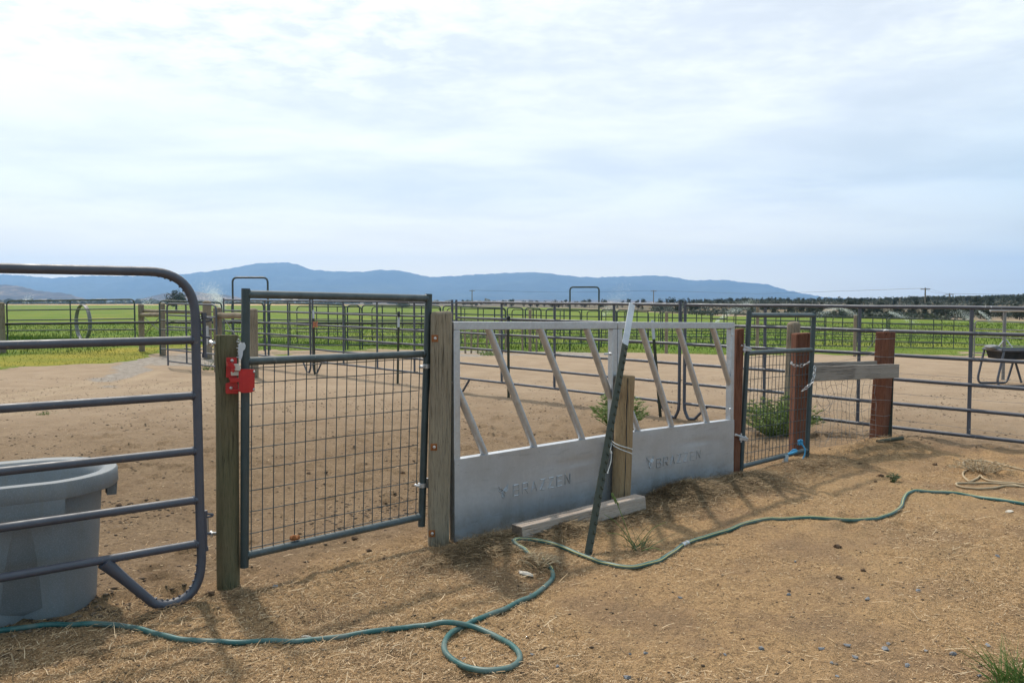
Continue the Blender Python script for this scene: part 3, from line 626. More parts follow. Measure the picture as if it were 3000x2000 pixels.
# pressed wrinkles on the bends
for (cx,cy,cen) in ():
    pass
FRAME=mb
for zz in zr:
    mb=MB(); mb.tube([pc+z(zz)+LD*.006,far+z(zz)],.0182,12); mb.tube([pc+z(zz)+LD*.0165,pc+z(zz)+LD*.0205,pc+z(zz)+LD*.0245],[.0185,.0215,.0185],12); obj('rail',mb,M['slate'],t)
for s_ in (L_*.52,L_):
    mb=MB(); mb.tube([pc+LD*s_+z(ztop),pc+LD*s_+z(zr[-1])],.0185,10); obj('upright',mb,M['slate'],t)
# wrinkle ridges: small raised half rings inside both bends
mb=FRAME
for i in range(9):
    k=.12+.76*i/8; j=int(1+k*12); c=top[min(j,len(top)-2)]; tg=(top[min(j+1,len(top)-1)]-top[j-1]).normalized()
    inn=(LD*.7+Vector((0,0,-.7))).normalized(); mb.tube([c+inn*.0165-tg*.006,c+inn*.0215,c+inn*.0165+tg*.006],[.004,.006,.004],6)
fs=smooth_path(ft,4)
for i in range(10):
    j=5+int(i*(len(fs)-9)/9); c=fs[j]; tg=(fs[j+1]-fs[j-1]).normalized(); inn=Vector((0,0,1))*.75+LD*.6; inn=(inn-tg*inn.dot(tg)).normalized()
    mb.tube([c+inn*.0165-tg*.006,c+inn*.0222,c+inn*.0165+tg*.006],[.004,.006,.004],6)
obj('frame',mb,M['slate'],t)
# drop pins with their wire loops on the hinge side
def drop_pin(px,y0,y1,yl0,yl1):
    mb=MB(); A=LP.at(px,y0,.0); B=LP.at(px+3,y1,.0); mb.tube([A,B],.0085,8); mb.tube([A+z(.004),A-z(.02)],.0125,8); mb.tube([B+z(.018),B],.0125,8)
    q=LP.at(px-12,yl0); r_=LP.at(px-12,yl1)
    mb.tube(fillet([LP.at(px-22,yl0+6),q,LP.at(px-10,yl1),LP.at(px+18,yl1+2)],.02,5),.006,7)
    mb.tube(fillet([LP.at(px-20,yl0+8),LP.at(px-2,yl0-2),LP.at(px+24,yl0+1),LP.at(px+22,yl0+6),LP.at(px-8,yl0+12)],.012,4),.005,7)
    obj('drop_pin',mb,M['slate'],t)
drop_pin(597,918,1047,932,986); drop_pin(600,1497,1612,1505,1560)

# ---- greenish round post with the panel's two hinge bolts
def round_post(name,label,base,top,r0,r1,mat,n=24,dome=.0,group=None,cat='post',loc=None):
    base=Vector(base); top=Vector(top); root=thing(name,label,cat,(base.x,base.y,gz(base.x,base.y)),group)
    mb=MB(); N=14; pts=[];rs=[]
    for i in range(N):
        k=i/(N-1); pts.append(base+(top-base)*k); rs.append((r0+(r1-r0)*k)*(1+.012*math.sin(k*9+base.x*5)))
    d=(top-base).normalized(); pts+= [top+d*.004]; rs+=[rs[-1]*.93]
    if dome: pts+=[top+d*dome*.6,top+d*dome]; rs+=[r1*.7,r1*.3]
    mb.tube(pts,rs,n); o=obj('shaft',mb,mat,root,smooth=50); return root
b=G(664,1722); base=Vector((b.x,b.y+.02,gz(b.x,b.y)-.12)); top_=P(664.5,983,3.95)
gp=round_post('gate_post','round greenish treated post with a red latch between the left panel and the mesh gate',base,top_,.0535,.0535,M['post_green'],28)
gp_top=top_
for yy in (1006,1563):
    c=P(632,yy,3.93); mb=MB(); e=P(606,yy-4,3.90)
    mb.tube([c+Vector((.02,0,0)),P(612,yy-1,3.91),e],.0095,10); mb.tube([e-z(.012),e+z(.075)],.0095,10); mb.tube([P(616,yy,3.915)-z(.002),P(621,yy,3.92)],.017,6)
    obj('hinge_bolt',mb,M['bolt'],gp)

# ---- mesh gates
def mesh_gate(name,label,plane,TL,BL,TR,BR,rails,hor_l,hor_r,hl,hr,nv,vx,r,tape=None,off=0.0):
    A=plane.at(*TL); B=plane.at(*BL); C=plane.at(*TR); D=plane.at(*BR)
    root=thing(name,label,'gate',(B.x,B.y,gz(B.x,B.y)),'wire mesh gates')
    for p,q in ((A,B),(C,D)):
        mb=MB(); mb.tube([p,q],r,16); obj('stile',mb,M['green'],root)
    for (x0,y0,x1,y1) in rails:
        p=plane.at(x0,y0); q=plane.at(x1,y1); d=(q-p).normalized(); mb=MB(); mb.tube([p-d*r*.2,q+d*r*.2],r*.95,16); [mb.tube([e_-f_*.003,e_+f_*.003,e_+f_*.008],[r*.97,r*1.12,r*.96],14) for e_,f_ in ((p+d*r*.25,d),(q-d*r*.25,-d))]; obj('rail',mb,M['green_rail'],root)
    mb=MB(); n_=plane.n*(-.004)
    (mx0,my0,mx1,my1),(bx0,by0,bx1,by1)=rails[1],rails[2]
    tl=plane.at(mx0,my0); tr=plane.at(mx1,my1); bl_=plane.at(bx0,by0); br=plane.at(bx1,by1)
    for i in range(nv):
        k=(i+vx)/(nv-1+2*vx); p=tl+(tr-tl)*k; q=bl_+(br-bl_)*k; w=plane.d*random.uniform(-.0015,.0015)
        mb.tube([p+n_,(p+q)/2+n_+w+plane.n*random.uniform(-.002,.002),q+n_],.0025,6)
    for a_,b_ in zip(hor_l,hor_r):
        p=plane.at(hl,a_); q=plane.at(hr,b_)
        m=[p+(q-p)*(i/8)+z(random.uniform(-.0015,.0015))+n_*1.9+plane.n*random.uniform(-.0015,.0015) for i in range(9)]
        mb.tube(m,.0025,6)
    obj('wire_mesh',mb,M['wire'],root,smooth=60); return root
G1=Plane((-1.278,3.93),(-.478,4.62))
gate1=mesh_gate('mesh_gate','large dark green wire mesh gate closed between the greenish post and the tall grey post',G1,(720,845),(716,1661),(1256,861),(1235,1541),
  [(726,862,1250,873.5),(724,1058,1243,1036),(722,1626,1230,1513)],[1078,1122,1186.6,1250.4,1314,1375,1437.6,1499,1563,1606],[1051,1089,1143.5,1197.7,1251.2,1303.6,1356,1409,1461.5,1500],733,1226,18,.45,.0205)
# white torn tape on the latch stile
mb=MB(); cx=[(700,1008),(706,1003),(716,1003),(720,1012),(718,1022),(712,1028),(711,1040),(707,1052),(703,1055),(700,1045),(698,1030)]
pf=[G1.at(x,y,.0225) for x,y in cx]; bb=[p-G1.n*.004 for p in pf]; i0=len(mb.v); mb.v+=pf+bb; n=len(pf); mb.face(list(range(n))[::-1]); mb.face([n+i for i in range(n)])
for i in range(n): mb.face((i,(i+1)%n,n+(i+1)%n,n+i))
for i in range(7):
    y=993+i*9; p=G1.at(700,y,.018); mb.tube([p,p-G1.d*random.uniform(.006,.013)+z(random.uniform(-.004,.006))],[.003,.001],5)
obj('torn_tape',mb,M['white'],gate1)
def strap_hinge(px,py,plane,root,post_px,post_Y,flip=1):
    c=plane.at(px,py); mb=MB(); r=.0235
    mb.tube([c-z(.012),c+z(.012)],r,18,caps=True)
    q=plane.at(post_px,py+4); mb.bar(c+plane.n*.012,q+plane.n*.012,.020,.006,plane.n); mb.bar(c-plane.n*.014,q-plane.n*.010,.020,.005,plane.n)
    e=plane.at((px*.45+post_px*.55),py-6); mb.tube([e-z(.022),e+z(.028)],.0085,10)
    w=plane.at(px-14*flip,py+2,.006); mb.tube([w-plane.n*.02,w+plane.n*.022],.009,8)
    e2=plane.at(post_px,py-10); mb.tube([e+z(.018),e2+z(.018)],.009,8)
    obj('hinge',mb,M['galv'],root)
strap_hinge(1250,1072,G1,gate1,1272,4.6); strap_hinge(1237,1420,G1,gate1,1262,4.6)
# brown lump on the bottom rail
mb=MB(); c=G1.at(862,1582,.0); mb.ico(c+z(.014),.024,1.15,.75,.75,.22); mb.ico(c+z(.012)+G1.d*.018,.017,1,.8,.8,.25)
single('dung_lump',mb,M['rust'],'reddish brown lump resting on the bottom rail of the large mesh gate','dung',c,smooth=25)

# ---- red two way latch between post and gate
def red_latch():
    c=P(672,1100,3.885); root=thing('gate_latch','bright red steel gate latch bolted across the greenish post and the gate stile','gate latch',c)
    n=Vector((.28,-.96,0)).normalized(); n=(CAM-c); n.z=0; n.normalize(); s=Vector((-n.y,n.x,0))        # s points right
    if s.x<0: s=-s
    pl=Plane((c.x,c.y),(c.x+s.x,c.y+s.y)); at=lambda x,y,o=0.0: pl.at(x,y,o)
    def sheet(name,outline,o,th,mat,bev=.0015):
        mb=MB(); f=[at(x,y,o) for x,y in outline]; k=[p-pl.n*th for p in f]; m=len(f); mb.v+=f+k; mb.face(list(range(m))); mb.face([m+i for i in range(m)][::-1])
        for i in range(m): mb.face(((i+1)%m,i,m+i,m+(i+1)%m))
        return obj(name,mb,mat,root,smooth=30,bevel=bev)
    plate=sheet('post_plate',[(663,1047),(694,1047),(694,1108),(691,1113),(693,1120),(698,1126),(698,1153),(663,1153),(661,1148),(661,1123),(672,1120),(676,1113),(671,1107),(662,1105)],.010,.005,M['red'])
    for x,y in ((680,1056),(677,1136)):
        mb=MB(); bolt_mb(mb,at(x,y,.009),pl.n,.0075,.007); obj('bolt',mb,M['bolt'],plate)
    # curled upper jaw, the sliding tongue and the lower jaw
    mb=MB(); prof=[at(664,1066,.011),at(668,1066,.030),at(679,1069,.042),at(683,1079,.046),at(680,1087,.040)]
    sp=smooth_path(prof,4)
    for i in range(len(sp)-1): mb.bar(sp[i],sp[i+1]+(sp[i+1]-sp[i])*.15,.020,.005,Vector((0,0,1)).cross(sp[i+1]-sp[i]))
    jaw=obj('upper_jaw',mb,M['red'],root,smooth=50)
    sheet('tongue',[(679,1066),(699,1066),(706,1079),(705,1086),(684,1086)],.043,.012,M['bone'],.002)
    sheet('tongue_stop',[(676,1089),(700,1089),(700,1100),(677,1100)],.030,.010,M['bone'],.002)
    sheet('middle_jaw',[(670,1107),(704,1107),(708,1118),(676,1122)],.036,.022,M['red'],.002)
    sheet('lower_jaw',[(677,1141),(708,1139),(708,1146),(678,1144)],.028,.018,M['red'],.002)
    mb=MB(); o0=[at(699,1081,.036),at(712,1081,.050),at(733,1081,.050),at(746,1082,.032)]; o1=[at(700,1147,.036),at(712,1150,.050),at(733,1149,.050),at(746,1145,.032)]
    sm0=smooth_path(o0,4); sm1=smooth_path(o1,4)
    for i in range(len(sm0)-1):
        a,b,c_,d=sm0[i],sm0[i+1],sm1[i+1],sm1[i]; mb.quad(a,d,c_,b); k=pl.n*-.004; mb.quad(a+k,b+k,c_+k,d+k); mb.quad(a,b,b+k,a+k); mb.quad(d,d+k,c_+k,c_)
    a,d=sm0[-1],sm1[-1]; k=pl.n*-.004; mb.quad(a,d,d+k,a+k); a,d=sm0[0],sm1[0]; mb.quad(a,a+k,d+k,d)
    col=obj('collar',mb,M['red'],root,smooth=50)
    mb=MB(); bolt_mb(mb,at(726,1115.5,.0495),pl.n,.0032,.0012); obj('hole',mb,M['black'],col)
    for x,y in ((744,1088),(743,1140)):
        mb=MB(); bolt_mb(mb,at(x,y,.032),pl.n,.0065,.010); obj('bolt',mb,M['galv'],col)
red_latch()

# ---- tall grey sawn post
def sawn_post(name,label,px_t,py_t,px_b,py_b,Y,w,dth,mat,rot,cat='post',bev=.008,sink=.15,group=None):
    tp=P(px_t,py_t,Y); bt=P(px_b,py_b,Y); bt=bt+(bt-tp).normalized()*sink
    root=thing(name,label,cat,(bt.x,bt.y,gz(bt.x,bt.y)),group)
    d=(tp-bt).normalized(); x=Vector((math.cos(rot),math.sin(rot),0)); x=(x-d*x.dot(d)).normalized(); y=d.cross(x)
    mb=MB(); N=10
    for i in range(N):
        k=i/(N-1); c=bt+(tp-bt)*k; ww=w*(1+.02*math.sin(k*7+px_t)); 
        for a,b_ in ((-1,-1),(1,-1),(1,1),(-1,1)): mb.v.append(c+x*a*ww/2+y*b_*dth/2+d*(0 if i<N-1 else .004*a))
    for i in range(N-1):
        for k in range(4): mb.face((i*4+k,i*4+(k+1)%4,(i+1)*4+(k+1)%4,(i+1)*4+k))
    mb.face((3,2,1,0)); mb.face([(N-1)*4+k for k in range(4)])
    obj('shaft',mb,mat,root,smooth=30,bevel=bev); return root,x,y,d,bt,tp
tp_root,px_,py_,pd_,pb_,pt_=sawn_post('timber_post','tall weathered grey timber post with three rusty washer plates beside the large mesh gate',1293,912,1284,1612,4.60,.118,.10,M['post_grey'],.18,bev=.016)
face=Plane((pb_.x,pb_.y),(pb_.x+px_.x,pb_.y+px_.y))
for x,y in ((1274,991),(1271,1309),(1265,1562)):
    c=face.at(x,y,.0535); mb=MB(); mb.box(c,px_*.0185,face.n*.0025,z(.0195)); pl_=obj('washer_plate',mb,M['rust'],tp_root,bevel=.001); mb=MB(); bolt_mb(mb,face.at(x+1,y,.0555),face.n,.0085,.010); obj('bolt',mb,M['bolt'],pl_)

# ---- galvanised feed front panels with slanted bars
SP=Plane((-.343,4.62),(1.712,6.40)); SN=SP.n; SD=SP.d
def emboss(mb,strokes,o,ex,ez,sc,w,th):
    for st in strokes:
        pts=[o+ex*(x*sc)+ez*(y*sc) for x,y in st]
        for i in range(len(pts)-1):
            a,b_=pts[i],pts[i+1]; d=(b_-a).normalized(); mb.tube([a-d*w*.15,b_+d*w*.15],w,6)
LET={'B':[[(0,0),(0,1),(.55,1),(.62,.9),(.62,.62),(.5,.52),(.08,.52)],[(.5,.52),(.66,.42),(.66,.1),(.56,0),(0,0)]],'R':[[(0,0),(0,1),(.55,1),(.63,.9),(.63,.58),(.52,.47),(0,.47)],[(.28,.47),(.64,0)]],
 'A':[[(0,0),(.33,1),(.66,0)],[(.12,.34),(.54,.34)]],'Z':[[(0,1),(.62,1),(0,0),(.62,0)]],'E':[[(.6,1),(0,1),(0,0),(.6,0)],[(0,.5),(.5,.5)]],'N':[[(0,0),(0,1),(.6,0),(.6,1)]]}
LOGO=[[(0,1),(.08,.72),(.5,.42)],[(1,1),(.92,.72),(.5,.42)],[(-.02,.62),(.30,.40)],[(1.02,.62),(.70,.40)],[(.18,.80),(.74,.34)],[(.82,.80),(.26,.34)],[(.5,.42),(.36,.05),(.5,-.12),(.64,.05),(.5,.42)]]
def feed_panel(label,pxl,pxr,top_l,top_r,plate_l,plate_r,base_l,base_r,bars,logo,word,wordend):
    tl=SP.at(pxl,top_l); tr=SP.at(pxr,top_r); root_p=SP.at((pxl+pxr)/2,base_r)
    root=thing('feeding_fence',label,'feed panel',(root_p.x,root_p.y,gz(root_p.x,root_p.y)),'galvanised feed front panels')
    T=.046; zt0=tl.z; zt1=tr.z; A=Vector((tl.x,tl.y,0)); B=Vector((tr.x,tr.y,0)); W=(B-A).length
    zp0=SP.at(pxl,plate_l).z; zp1=SP.at(pxr,plate_r).z; zb0=-.16; zb1=-.16
    at=lambda k,zz,o=0.0: A+(B-A)*k+z(zz)+SN*o
    mb=MB(); mb.bar(at(0,zt0-T/2),at(1,zt1-T/2),T,T,(0,0,1)); obj('top_rail',mb,M['galv'],root,bevel=.003)
    e=T/2/W
    for k,za,zb_ in ((e,zt0,zb0),(1-e,zt1,zb1)):
        mb=MB(); mb.bar(at(k,za-T-.001),at(k,zb_),T*.98,T*.98,SN); obj('upright',mb,M['galv'],root,bevel=.003)
    # the sheet: a folded lip along the top, front face 26 mm proud of the frame
    mb=MB(); o=T/2+.004
    NX,NZ=72,28; idx=len(mb.v)
    for i in range(NX+1):
        for j in range(NZ+1):
            k=i/NX; zz=(zb0+(zp0-zb0)*j/NZ)*(1-k)+(zb1+(zp1-zb1)*j/NZ)*k
            w_=(.0009*math.sin(k*7+pxl)*math.sin(j*.31)+.0016*(float(vnoise(k*2.1+pxl,zz*2.0,.35))-.5))*(0<j<NZ); w_-=.0045*math.exp(-((zz-(zp0*(1-k)+zp1*k)+.135+.01*math.sin(k*9))/.010)**2)*max(0,min(1,(k-.42)*8))*max(0,min(1,(.93-k)*8)); mb.v.append(at(k,zz,o+w_))
    for i in range(NX):
        for j in range(NZ): a=idx+i*(NZ+1)+j; mb.face((a,a+NZ+1,a+NZ+2,a+1))
    nb=len(mb.v)
    for i in range(NX+1): k=i/NX; zz=zp0*(1-k)+zp1*k; mb.v.append(at(k,zz+.0005,-T/2-.004))
    for i in range(NX): a=idx+i*(NZ+1)+NZ; mb.face((a,a+NZ+1,nb+i+1,nb+i))
    # back face
    bk=len(mb.v)
    for i in range(NX+1): k=i/NX; mb.v.append(at(k,zb0*(1-k)+zb1*k,o-.004)); mb.v.append(at(k,(zp0-.01)*(1-k)+(zp1-.01)*k,o-.004))
    for i in range(NX): a=bk+2*i; mb.face((a,a+1,a+3,a+2))
    sh=obj('sheet',mb,M['sheet'],root,smooth=35)
    for (x0,y0,x1,y1) in bars:
        p=SP.at(x0,y0); q=SP.at(x1,y1); d=(q-p).normalized(); mb=MB(); mb.tube([p-d*.012,p+(q-p)*.93,q+d*.012],[.0225,.0225,.020],16); obj('slanted_bar',mb,M['galv'],root)
    off=o+.0016
    def word_at(x0,y0,x1,y1,h_px):
        p=SP.at(x0,y0,off); q=SP.at(x1,y1,off); ex=(q-p); L=ex.length; ex.normalize(); ez=z(1); return p,ex,ez,L
    lx0,ly0,lx1,ly1,lh=logo; p,ex,ez,L=word_at(lx0,ly0,lx1,ly1,lh); mb=MB(); emboss(mb,LOGO,p,ex,ez,L,.0032,.004); obj('embossed_emblem',mb,M['sheet'],sh,smooth=60)
    wx0,wy0,wx1,wy1,hz=word; p,ex,ez,L=word_at(wx0,wy0,wx1,wy1,hz); mb=MB(); n=7; pitch=L/(n-.35); hgt=hz
    for i,ch in enumerate('BRAZZEN'):
        o_=p+ex*(i*pitch)
        for st in LET[ch]:
            pts=[o_+ex*(x*pitch*.95)+ez*(y*hgt) for x,y in st]
            for k in range(len(pts)-1): mb.tube([pts[k],pts[k+1]],.0032,6)
    obj('embossed_word',mb,M['sheet'],sh,smooth=60)
    for k in (.02,.24,.48,.72,.97):
        mb=MB(); c=at(k,zp0*(1-k)+zp1*k-.03,o+.0005); bolt_mb(mb,c,SN,.0045,.003); obj('rivet',mb,M['galv'],sh)
    return root
fp1=feed_panel('galvanised feed panel with slanted bars next to the tall grey post, its sheet lettered BRAZZEN',1322,1802,942,943,1345,1270,1598,1500,
 [(1330,1118,1421,1332),(1432,966,1564,1306),(1583,966,1705,1284),(1720,966,1786,1160)],(1462,1458,1488,1452,0),(1504,1452,1672,1415,.064),None)
fp2=feed_panel('galvanised feed panel with slanted bars beside the thin red post, its sheet lettered BRAZZEN',1803.5,2146,943,944.5,1269,1227,1500,1408,
 [(1810,1100,1869,1264),(1880,964,1967,1249),(1988,963,2071,1236),(2089,963,2139,1130)],(1895,1369,1914,1365,0),(1924,1369,2053,1341,.062),None)
mb=MB(); c=SP.at(1786,1036,.03); bolt_mb(mb,c,SN,.010,.02); mb.tube([c,c-SD*.05],.007,8); obj('latch_bolt',mb,M['galv'],fp1)
for x,y in ((2145,981),(2139,1198)):
    mb=MB(); bolt_mb(mb,SP.at(x,y,.024),SN,.009,.008); obj('bolt',mb,M['bolt'],fp2)

# ---- leaning T-post, short split post, string, beam
def tpost(name,label,bot,top,white=.0,cap=False,w=.036,group=None,studs=True,face=None,mat=None):
    bot=Vector(bot); top=Vector(top); d=(top-bot).normalized(); L=(top-bot).length; n=(face or (CAM-bot)); n=Vector(n); n=(n-d*n.dot(d)).normalized(); x=d.cross(n)
    root=thing(name,label,'steel post',(bot.x,bot.y,gz(bot.x,bot.y)),group)
    def prof(mb,a,b):
        mb.box((a+b)/2,x*w/2,n*.0028,d*(b-a).length/2); mb.box((a+b)/2-n*.019,x*.0028,n*.016,d*(b-a).length/2)
    e=bot+d*(L-white); mb=MB(); prof(mb,bot-d*.12,e)
    if studs:
        for i in range(int(L/.055)):
            c=bot+d*(.03+i*.055)
            if (c-bot).length<L-white-.01: mb.box(c+n*.0055+x*w*.30,x*.007,n*.004,d*.009); 
    obj('shaft',mb,mat or M['tpost'],root,bevel=.001)
    if white:
        mb=MB(); prof(mb,e,top); obj('white_tip',mb,M['white'],root,bevel=.001)
    if cap:
        mb=MB(); mb.ico(top+d*.02,.034,1,1,1.2,.15); mb.box(top-d*.02+n*.02,x*.02,n*.02,d*.02); obj('insulator_cap',mb,M['black'],root)
    return root
tb=G(1722,1627); tt=P(1852,890,5.44)
tpost('steel_post','studded green steel post with a white tip leaning against the galvanised panels',tb,tt,.335,w=.046,face=Vector((.35,-1,0)))
b=G(1818,1492); bp=Vector((b.x,5.42,gz(b.x,5.42)-.12)); tp=P(1833,1101,5.45); bx=P(1818,1480,5.43); d=(tp-bx).normalized()
sp_=round_post('short_post','short pale round post split down its face, tied to the leaning steel post',bx-d*.2,tp,.064,.062,M['post_new'],28)
mb=MB()
for (x0,y0) in ((1,0),):
    pts=[]
    for i in range(15):
        k=i/14; c=bx+(tp-bx)*(.02+.97*k); n=(CAM-c); n.z=0; n.normalize(); s=Vector((n.y*-1,n.x,0)); s=s if s.x>0 else -s
        a=.30+.05*math.sin(k*5)+.02*math.sin(k*31); pts.append(c+(n*math.cos(a)+s*math.sin(a))*.0625)
    mb.tube(pts,[.0015+.0022*abs(math.sin(i*.9+1)) for i in range(15)],6)
obj('split',mb,M['black'],sp_)
mb=MB(); r=.069
def wrap(yc0,yc1):
    c0=P(1822,yc0,5.44); pts=[]
    for i in range(13):
        a=-.2+(PI+.5)*i/12; pts.append(Vector((c0.x-math.cos(a)*r,c0.y-math.sin(a)*r,P(1822,yc0+(yc1-yc0)*i/12,5.40).z)))
    return pts
mb.tube([P(1788,1284,5.18)]+wrap(1290,1322),.0035,6); mb.tube([P(1788,1286,5.18)]+wrap(1296,1338),.0035,6)
mb.tube(smooth_path([P(1788,1286,5.16),P(1790,1305,5.14),P(1787,1324,5.14),P(1793,1326,5.2)],4),.003,6); mb.tube(smooth_path([P(1791,1320,5.2),P(1790,1350,5.2),P(1783,1375,5.19),P(1780,1386,5.18)],4),[.003]*12+[.006],6)
single('string','white string tying the leaning steel post to the short split post','string',P(1800,1300,5.2) if False else (bx.x,bx.y-.1,P(1800,1300,5.3).z)) if False else single('string',mb,M['plastic_white'],'white string tying the leaning steel post to the short split post','string',P(1800,1300,5.3))
A=G(1531,1588); B=G(1893,1500); d=(B-A); d.z=0; Lb=d.length; d.normalize(); q=Vector((-d.y,d.x,0)); q=q if q.y>0 else -q
mid=(A+B)/2+q*.046; ang=math.atan2(d.y,d.x); mt=Matrix.Translation(Vector((mid.x,mid.y,(gz(A.x,A.y)+gz(B.x,B.y))/2+.052)))@Matrix.Rotation(ang,4,'Z')@Matrix.Rotation(PI/2,4,'Y')
mb=MB(); N=16; 
for i in range(N):
    k=-Lb/2+Lb*i/(N-1); w=.046*(1+.02*math.sin(i*1.7)); 
    for a,b_ in ((-1,-1),(1,-1),(1,1),(-1,1)): mb.v.append(Vector((a*w,b_*w*.98,k+ (0 if 0<i<N-1 else .006*a))))
for i in range(N-1):
    for k in range(4): mb.face((i*4+k,i*4+(k+1)%4,(i+1)*4+(k+1)%4,(i+1)*4+k))
mb.mi=1; mb.face((3,2,1,0)); mb.face([(N-1)*4+k for k in range(4)])
single('timber_beam',mb,[M['beam'],M['beam_end']],'pale squared timber lying on the straw in front of the galvanised panels','timber',None,matrix=mt,smooth=25,bevel=.007)

# ---- thin red post, small gate, stained posts, boards, woven wire
sawn_post('red_post','thin reddish stained post between the galvanised panel and the small mesh gate',2165,963,2151,1410,6.46,.062,.062,M['post_red'],.2,bev=.004)
G2=Plane((1.80,6.45),(2.60,7.12))
gate2=mesh_gate('mesh_gate','small dark green wire mesh gate between the thin red post and the thick stained post',G2,(2195,911),(2170,1380),(2385,914),(2363,1338),
  [(2197,923,2384,923.5),(2188,1034,2378,1024),(2173,1366,2365,1317)],[1048,1075,1112,1148,1184,1220,1256,1292,1328,1352],[1038,1063,1096,1129,1162,1195,1228,1261,1292,1312],2186,2370,19,.5,.0205)
for (x,y,px) in ((2187,1021,2170),(2177,1283,2155)):
    c=G2.at(x,y); mb=MB(); mb.tube([c-z(.018),c+z(.018)],.025,16); e=G2.at(px,y-10,.012); mb.tube([e,G2.at(x+12,y+2,.022)],.010,8); mb.tube([G2.at(x-6,y+12,.02),G2.at(x-6,y-14,.02)],.008,8); mb.bar(G2.at(x-10,y+2,.025),G2.at(x+14,y+4,.025),.02,.006,G2.n)
    obj('hinge',mb,M['galv'],gate2)
sawn_post('stained_post','thick reddish brown stained post with a chain behind the small mesh gate',2349,975,2340,1362,7.32,.150,.12,M['post_red'],.10,bev=.012)
sawn_post('weathered_post','pale cracked old post standing behind the thick stained post',2326,942,2312,1232,8.9,.118,.11,M['post_far'],.5,bev=.03)
rp,rx,ry,rd,rb,rt=sawn_post('stained_post','red stained square post with a bolt on top and wire wrapped round it',2595,972,2574,1300,7.92,.135,.135,M['post_red'],-.90,bev=.010)
mb=MB(); c=rt+rd*.006; mb.ico(c+z(.008),.028,1.2,1,.5,.12); obj('top_bolt',mb,M['bolt'],rp)
for yy in (993,1044,1130,1170,1212,1245,1272,1292):
    mb=MB()
    c=P(2590,yy,7.92); k=(c.z-rb.z)/(rt.z-rb.z); c0=rb+(rt-rb)*k; pts=[]
    for a,b_ in ((-1,-1),(1,-1),(1,1),(-1,1)): pts.append(c0+rx*a*.071+ry*b_*.071+z(random.uniform(-.012,.012)))
    mb.tube(pts,.0022,5,closed=True); obj('wrapped_wire',mb,M['thin_wire'],rp)
tpost('steel_post','thin dark green steel post standing hard against the red stained square post',P(2611,1303,7.86),P(2621,985,7.99),0,w=.034,studs=False,face=Vector((1,-.6,0)))
A=G(2569,1296); B=P(2644,1283,7.5); mb=MB(); mb.tube([A+z(.01),B],[.016,.02],8)
single('stick','dark stick lying at the foot of the red stained square post','stick',mb,None) if False else single('stick',mb,M['tpost'],'dark stick lying at the foot of the red stained square post','stick',A)
def board(label,p,q,w,th,mat,face):
    p=Vector(p);q=Vector(q); d=(q-p).normalized(); n=Vector(face); n=(n-d*n.dot(d)).normalized(); u=d.cross(n); m=Matrix((( *u,),( *n,),( *d,))).transposed().to_4x4(); m.translation=(p+q)/2
    mb=MB(); L=(q-p).length; N=9
    for i in range(N):
        k=-L/2+L*i/(N-1); ww=w/2*(1+.025*math.sin(i*2.1+w*50))
        for a,b_ in ((-1,-1),(1,-1),(1,1),(-1,1)): mb.v.append(Vector((a*ww,b_*th/2,k)))
    for i in range(N-1):
        for k in range(4): mb.face((i*4+k,i*4+(k+1)%4,(i+1)*4+(k+1)%4,(i+1)*4+k))
    mb.face((3,2,1,0)); mb.face([(N-1)*4+k for k in range(4)])
    return single('board',mb,mat,label,'board',None,matrix=m,smooth=25,bevel=.003)
BP=Plane((2.50,7.18),(3.72,7.80))
board('wide silvery board nailed across the front of the two stained posts',BP.at(2372,1095,.02),BP.at(2630,1086,.02),.130,.034,M['board'],BP.n)
board('narrow board showing behind the wide silvery board',BP.at(2380,1078,-.17),BP.at(2566,1072,-.17),.10,.03,M['board'],BP.n)
def woven():
    p0=BP.at(2385,1105,.0); root=thing('woven_wire_fence','sagging woven wire fence hung below the silvery board between the stained posts','wire fence',(p0.x,p0.y,gz(p0.x,p0.y)))
    rr=random.Random(5); xs=[2388,2402,2418,2432,2447,2466,2484,2500,2518,2536,2552,2562]; ys=[1110,1130,1155,1180,1205,1232,1262,1285,1305]
    grid=[[None]*len(ys) for _ in xs]
    for i,x in enumerate(xs):
        for j,y in enumerate(ys):
            sag=14*math.sin(PI*j/(len(ys)-1))*math.sin(i*.55+.4)+rr.uniform(-3,3); grid[i][j]=BP.at(x+sag,y+rr.uniform(-4,4)+ (6*math.sin(i*1.1) if 0<j<len(ys)-1 else 0),rr.uniform(-.04,.04)-.05)
    mb=MB()
    for i in range(len(xs)): mb.tube(smooth_path(grid[i],3),.0016,5)
    obj('stay_wires',mb,M['thin_wire'],root); mb=MB()
    for j in range(len(ys)): mb.tube(smooth_path([grid[i][j] for i in range(len(xs))],3),.0014,5)
    mb.tube(smooth_path([BP.at(2535,1030),BP.at(2552,1010),BP.at(2568,985)],3),.0022,5); mb.tube(smooth_path([BP.at(2388,1066),BP.at(2470,1056),BP.at(2540,1042),BP.at(2566,1030)],3),.0016,5)
    mb.tube(smooth_path([BP.at(2392,1220),BP.at(2430,1185),BP.at(2412,1160),BP.at(2395,1175),BP.at(2425,1205),BP.at(2440,1170)],4),.0018,5)
    obj('line_wires',mb,M['thin_wire'],root)
woven()
def strand(label,pts,r=.0016):
    pts=[Vector(p) for p in pts]; sp=smooth_path(pts,8); mb=MB(); mb.tube(sp,r,5)
    for i in range(3,len(sp)-2,3):
        c=sp[i]; 
        mb.tube([c+Vector((.006,0,.012)),c-Vector((.006,0,.012))],r*.8,4)
    return single('barbed_wire',mb,M['thin_wire'],label,'barbed wire',pts[0],'barbed wire strands right of the red post')
strand('uppermost of three barbed wires running right from the red stained post',[P(2618,1092,7.95),P(2800,1104,8.7),P(3040,1119,9.3)])
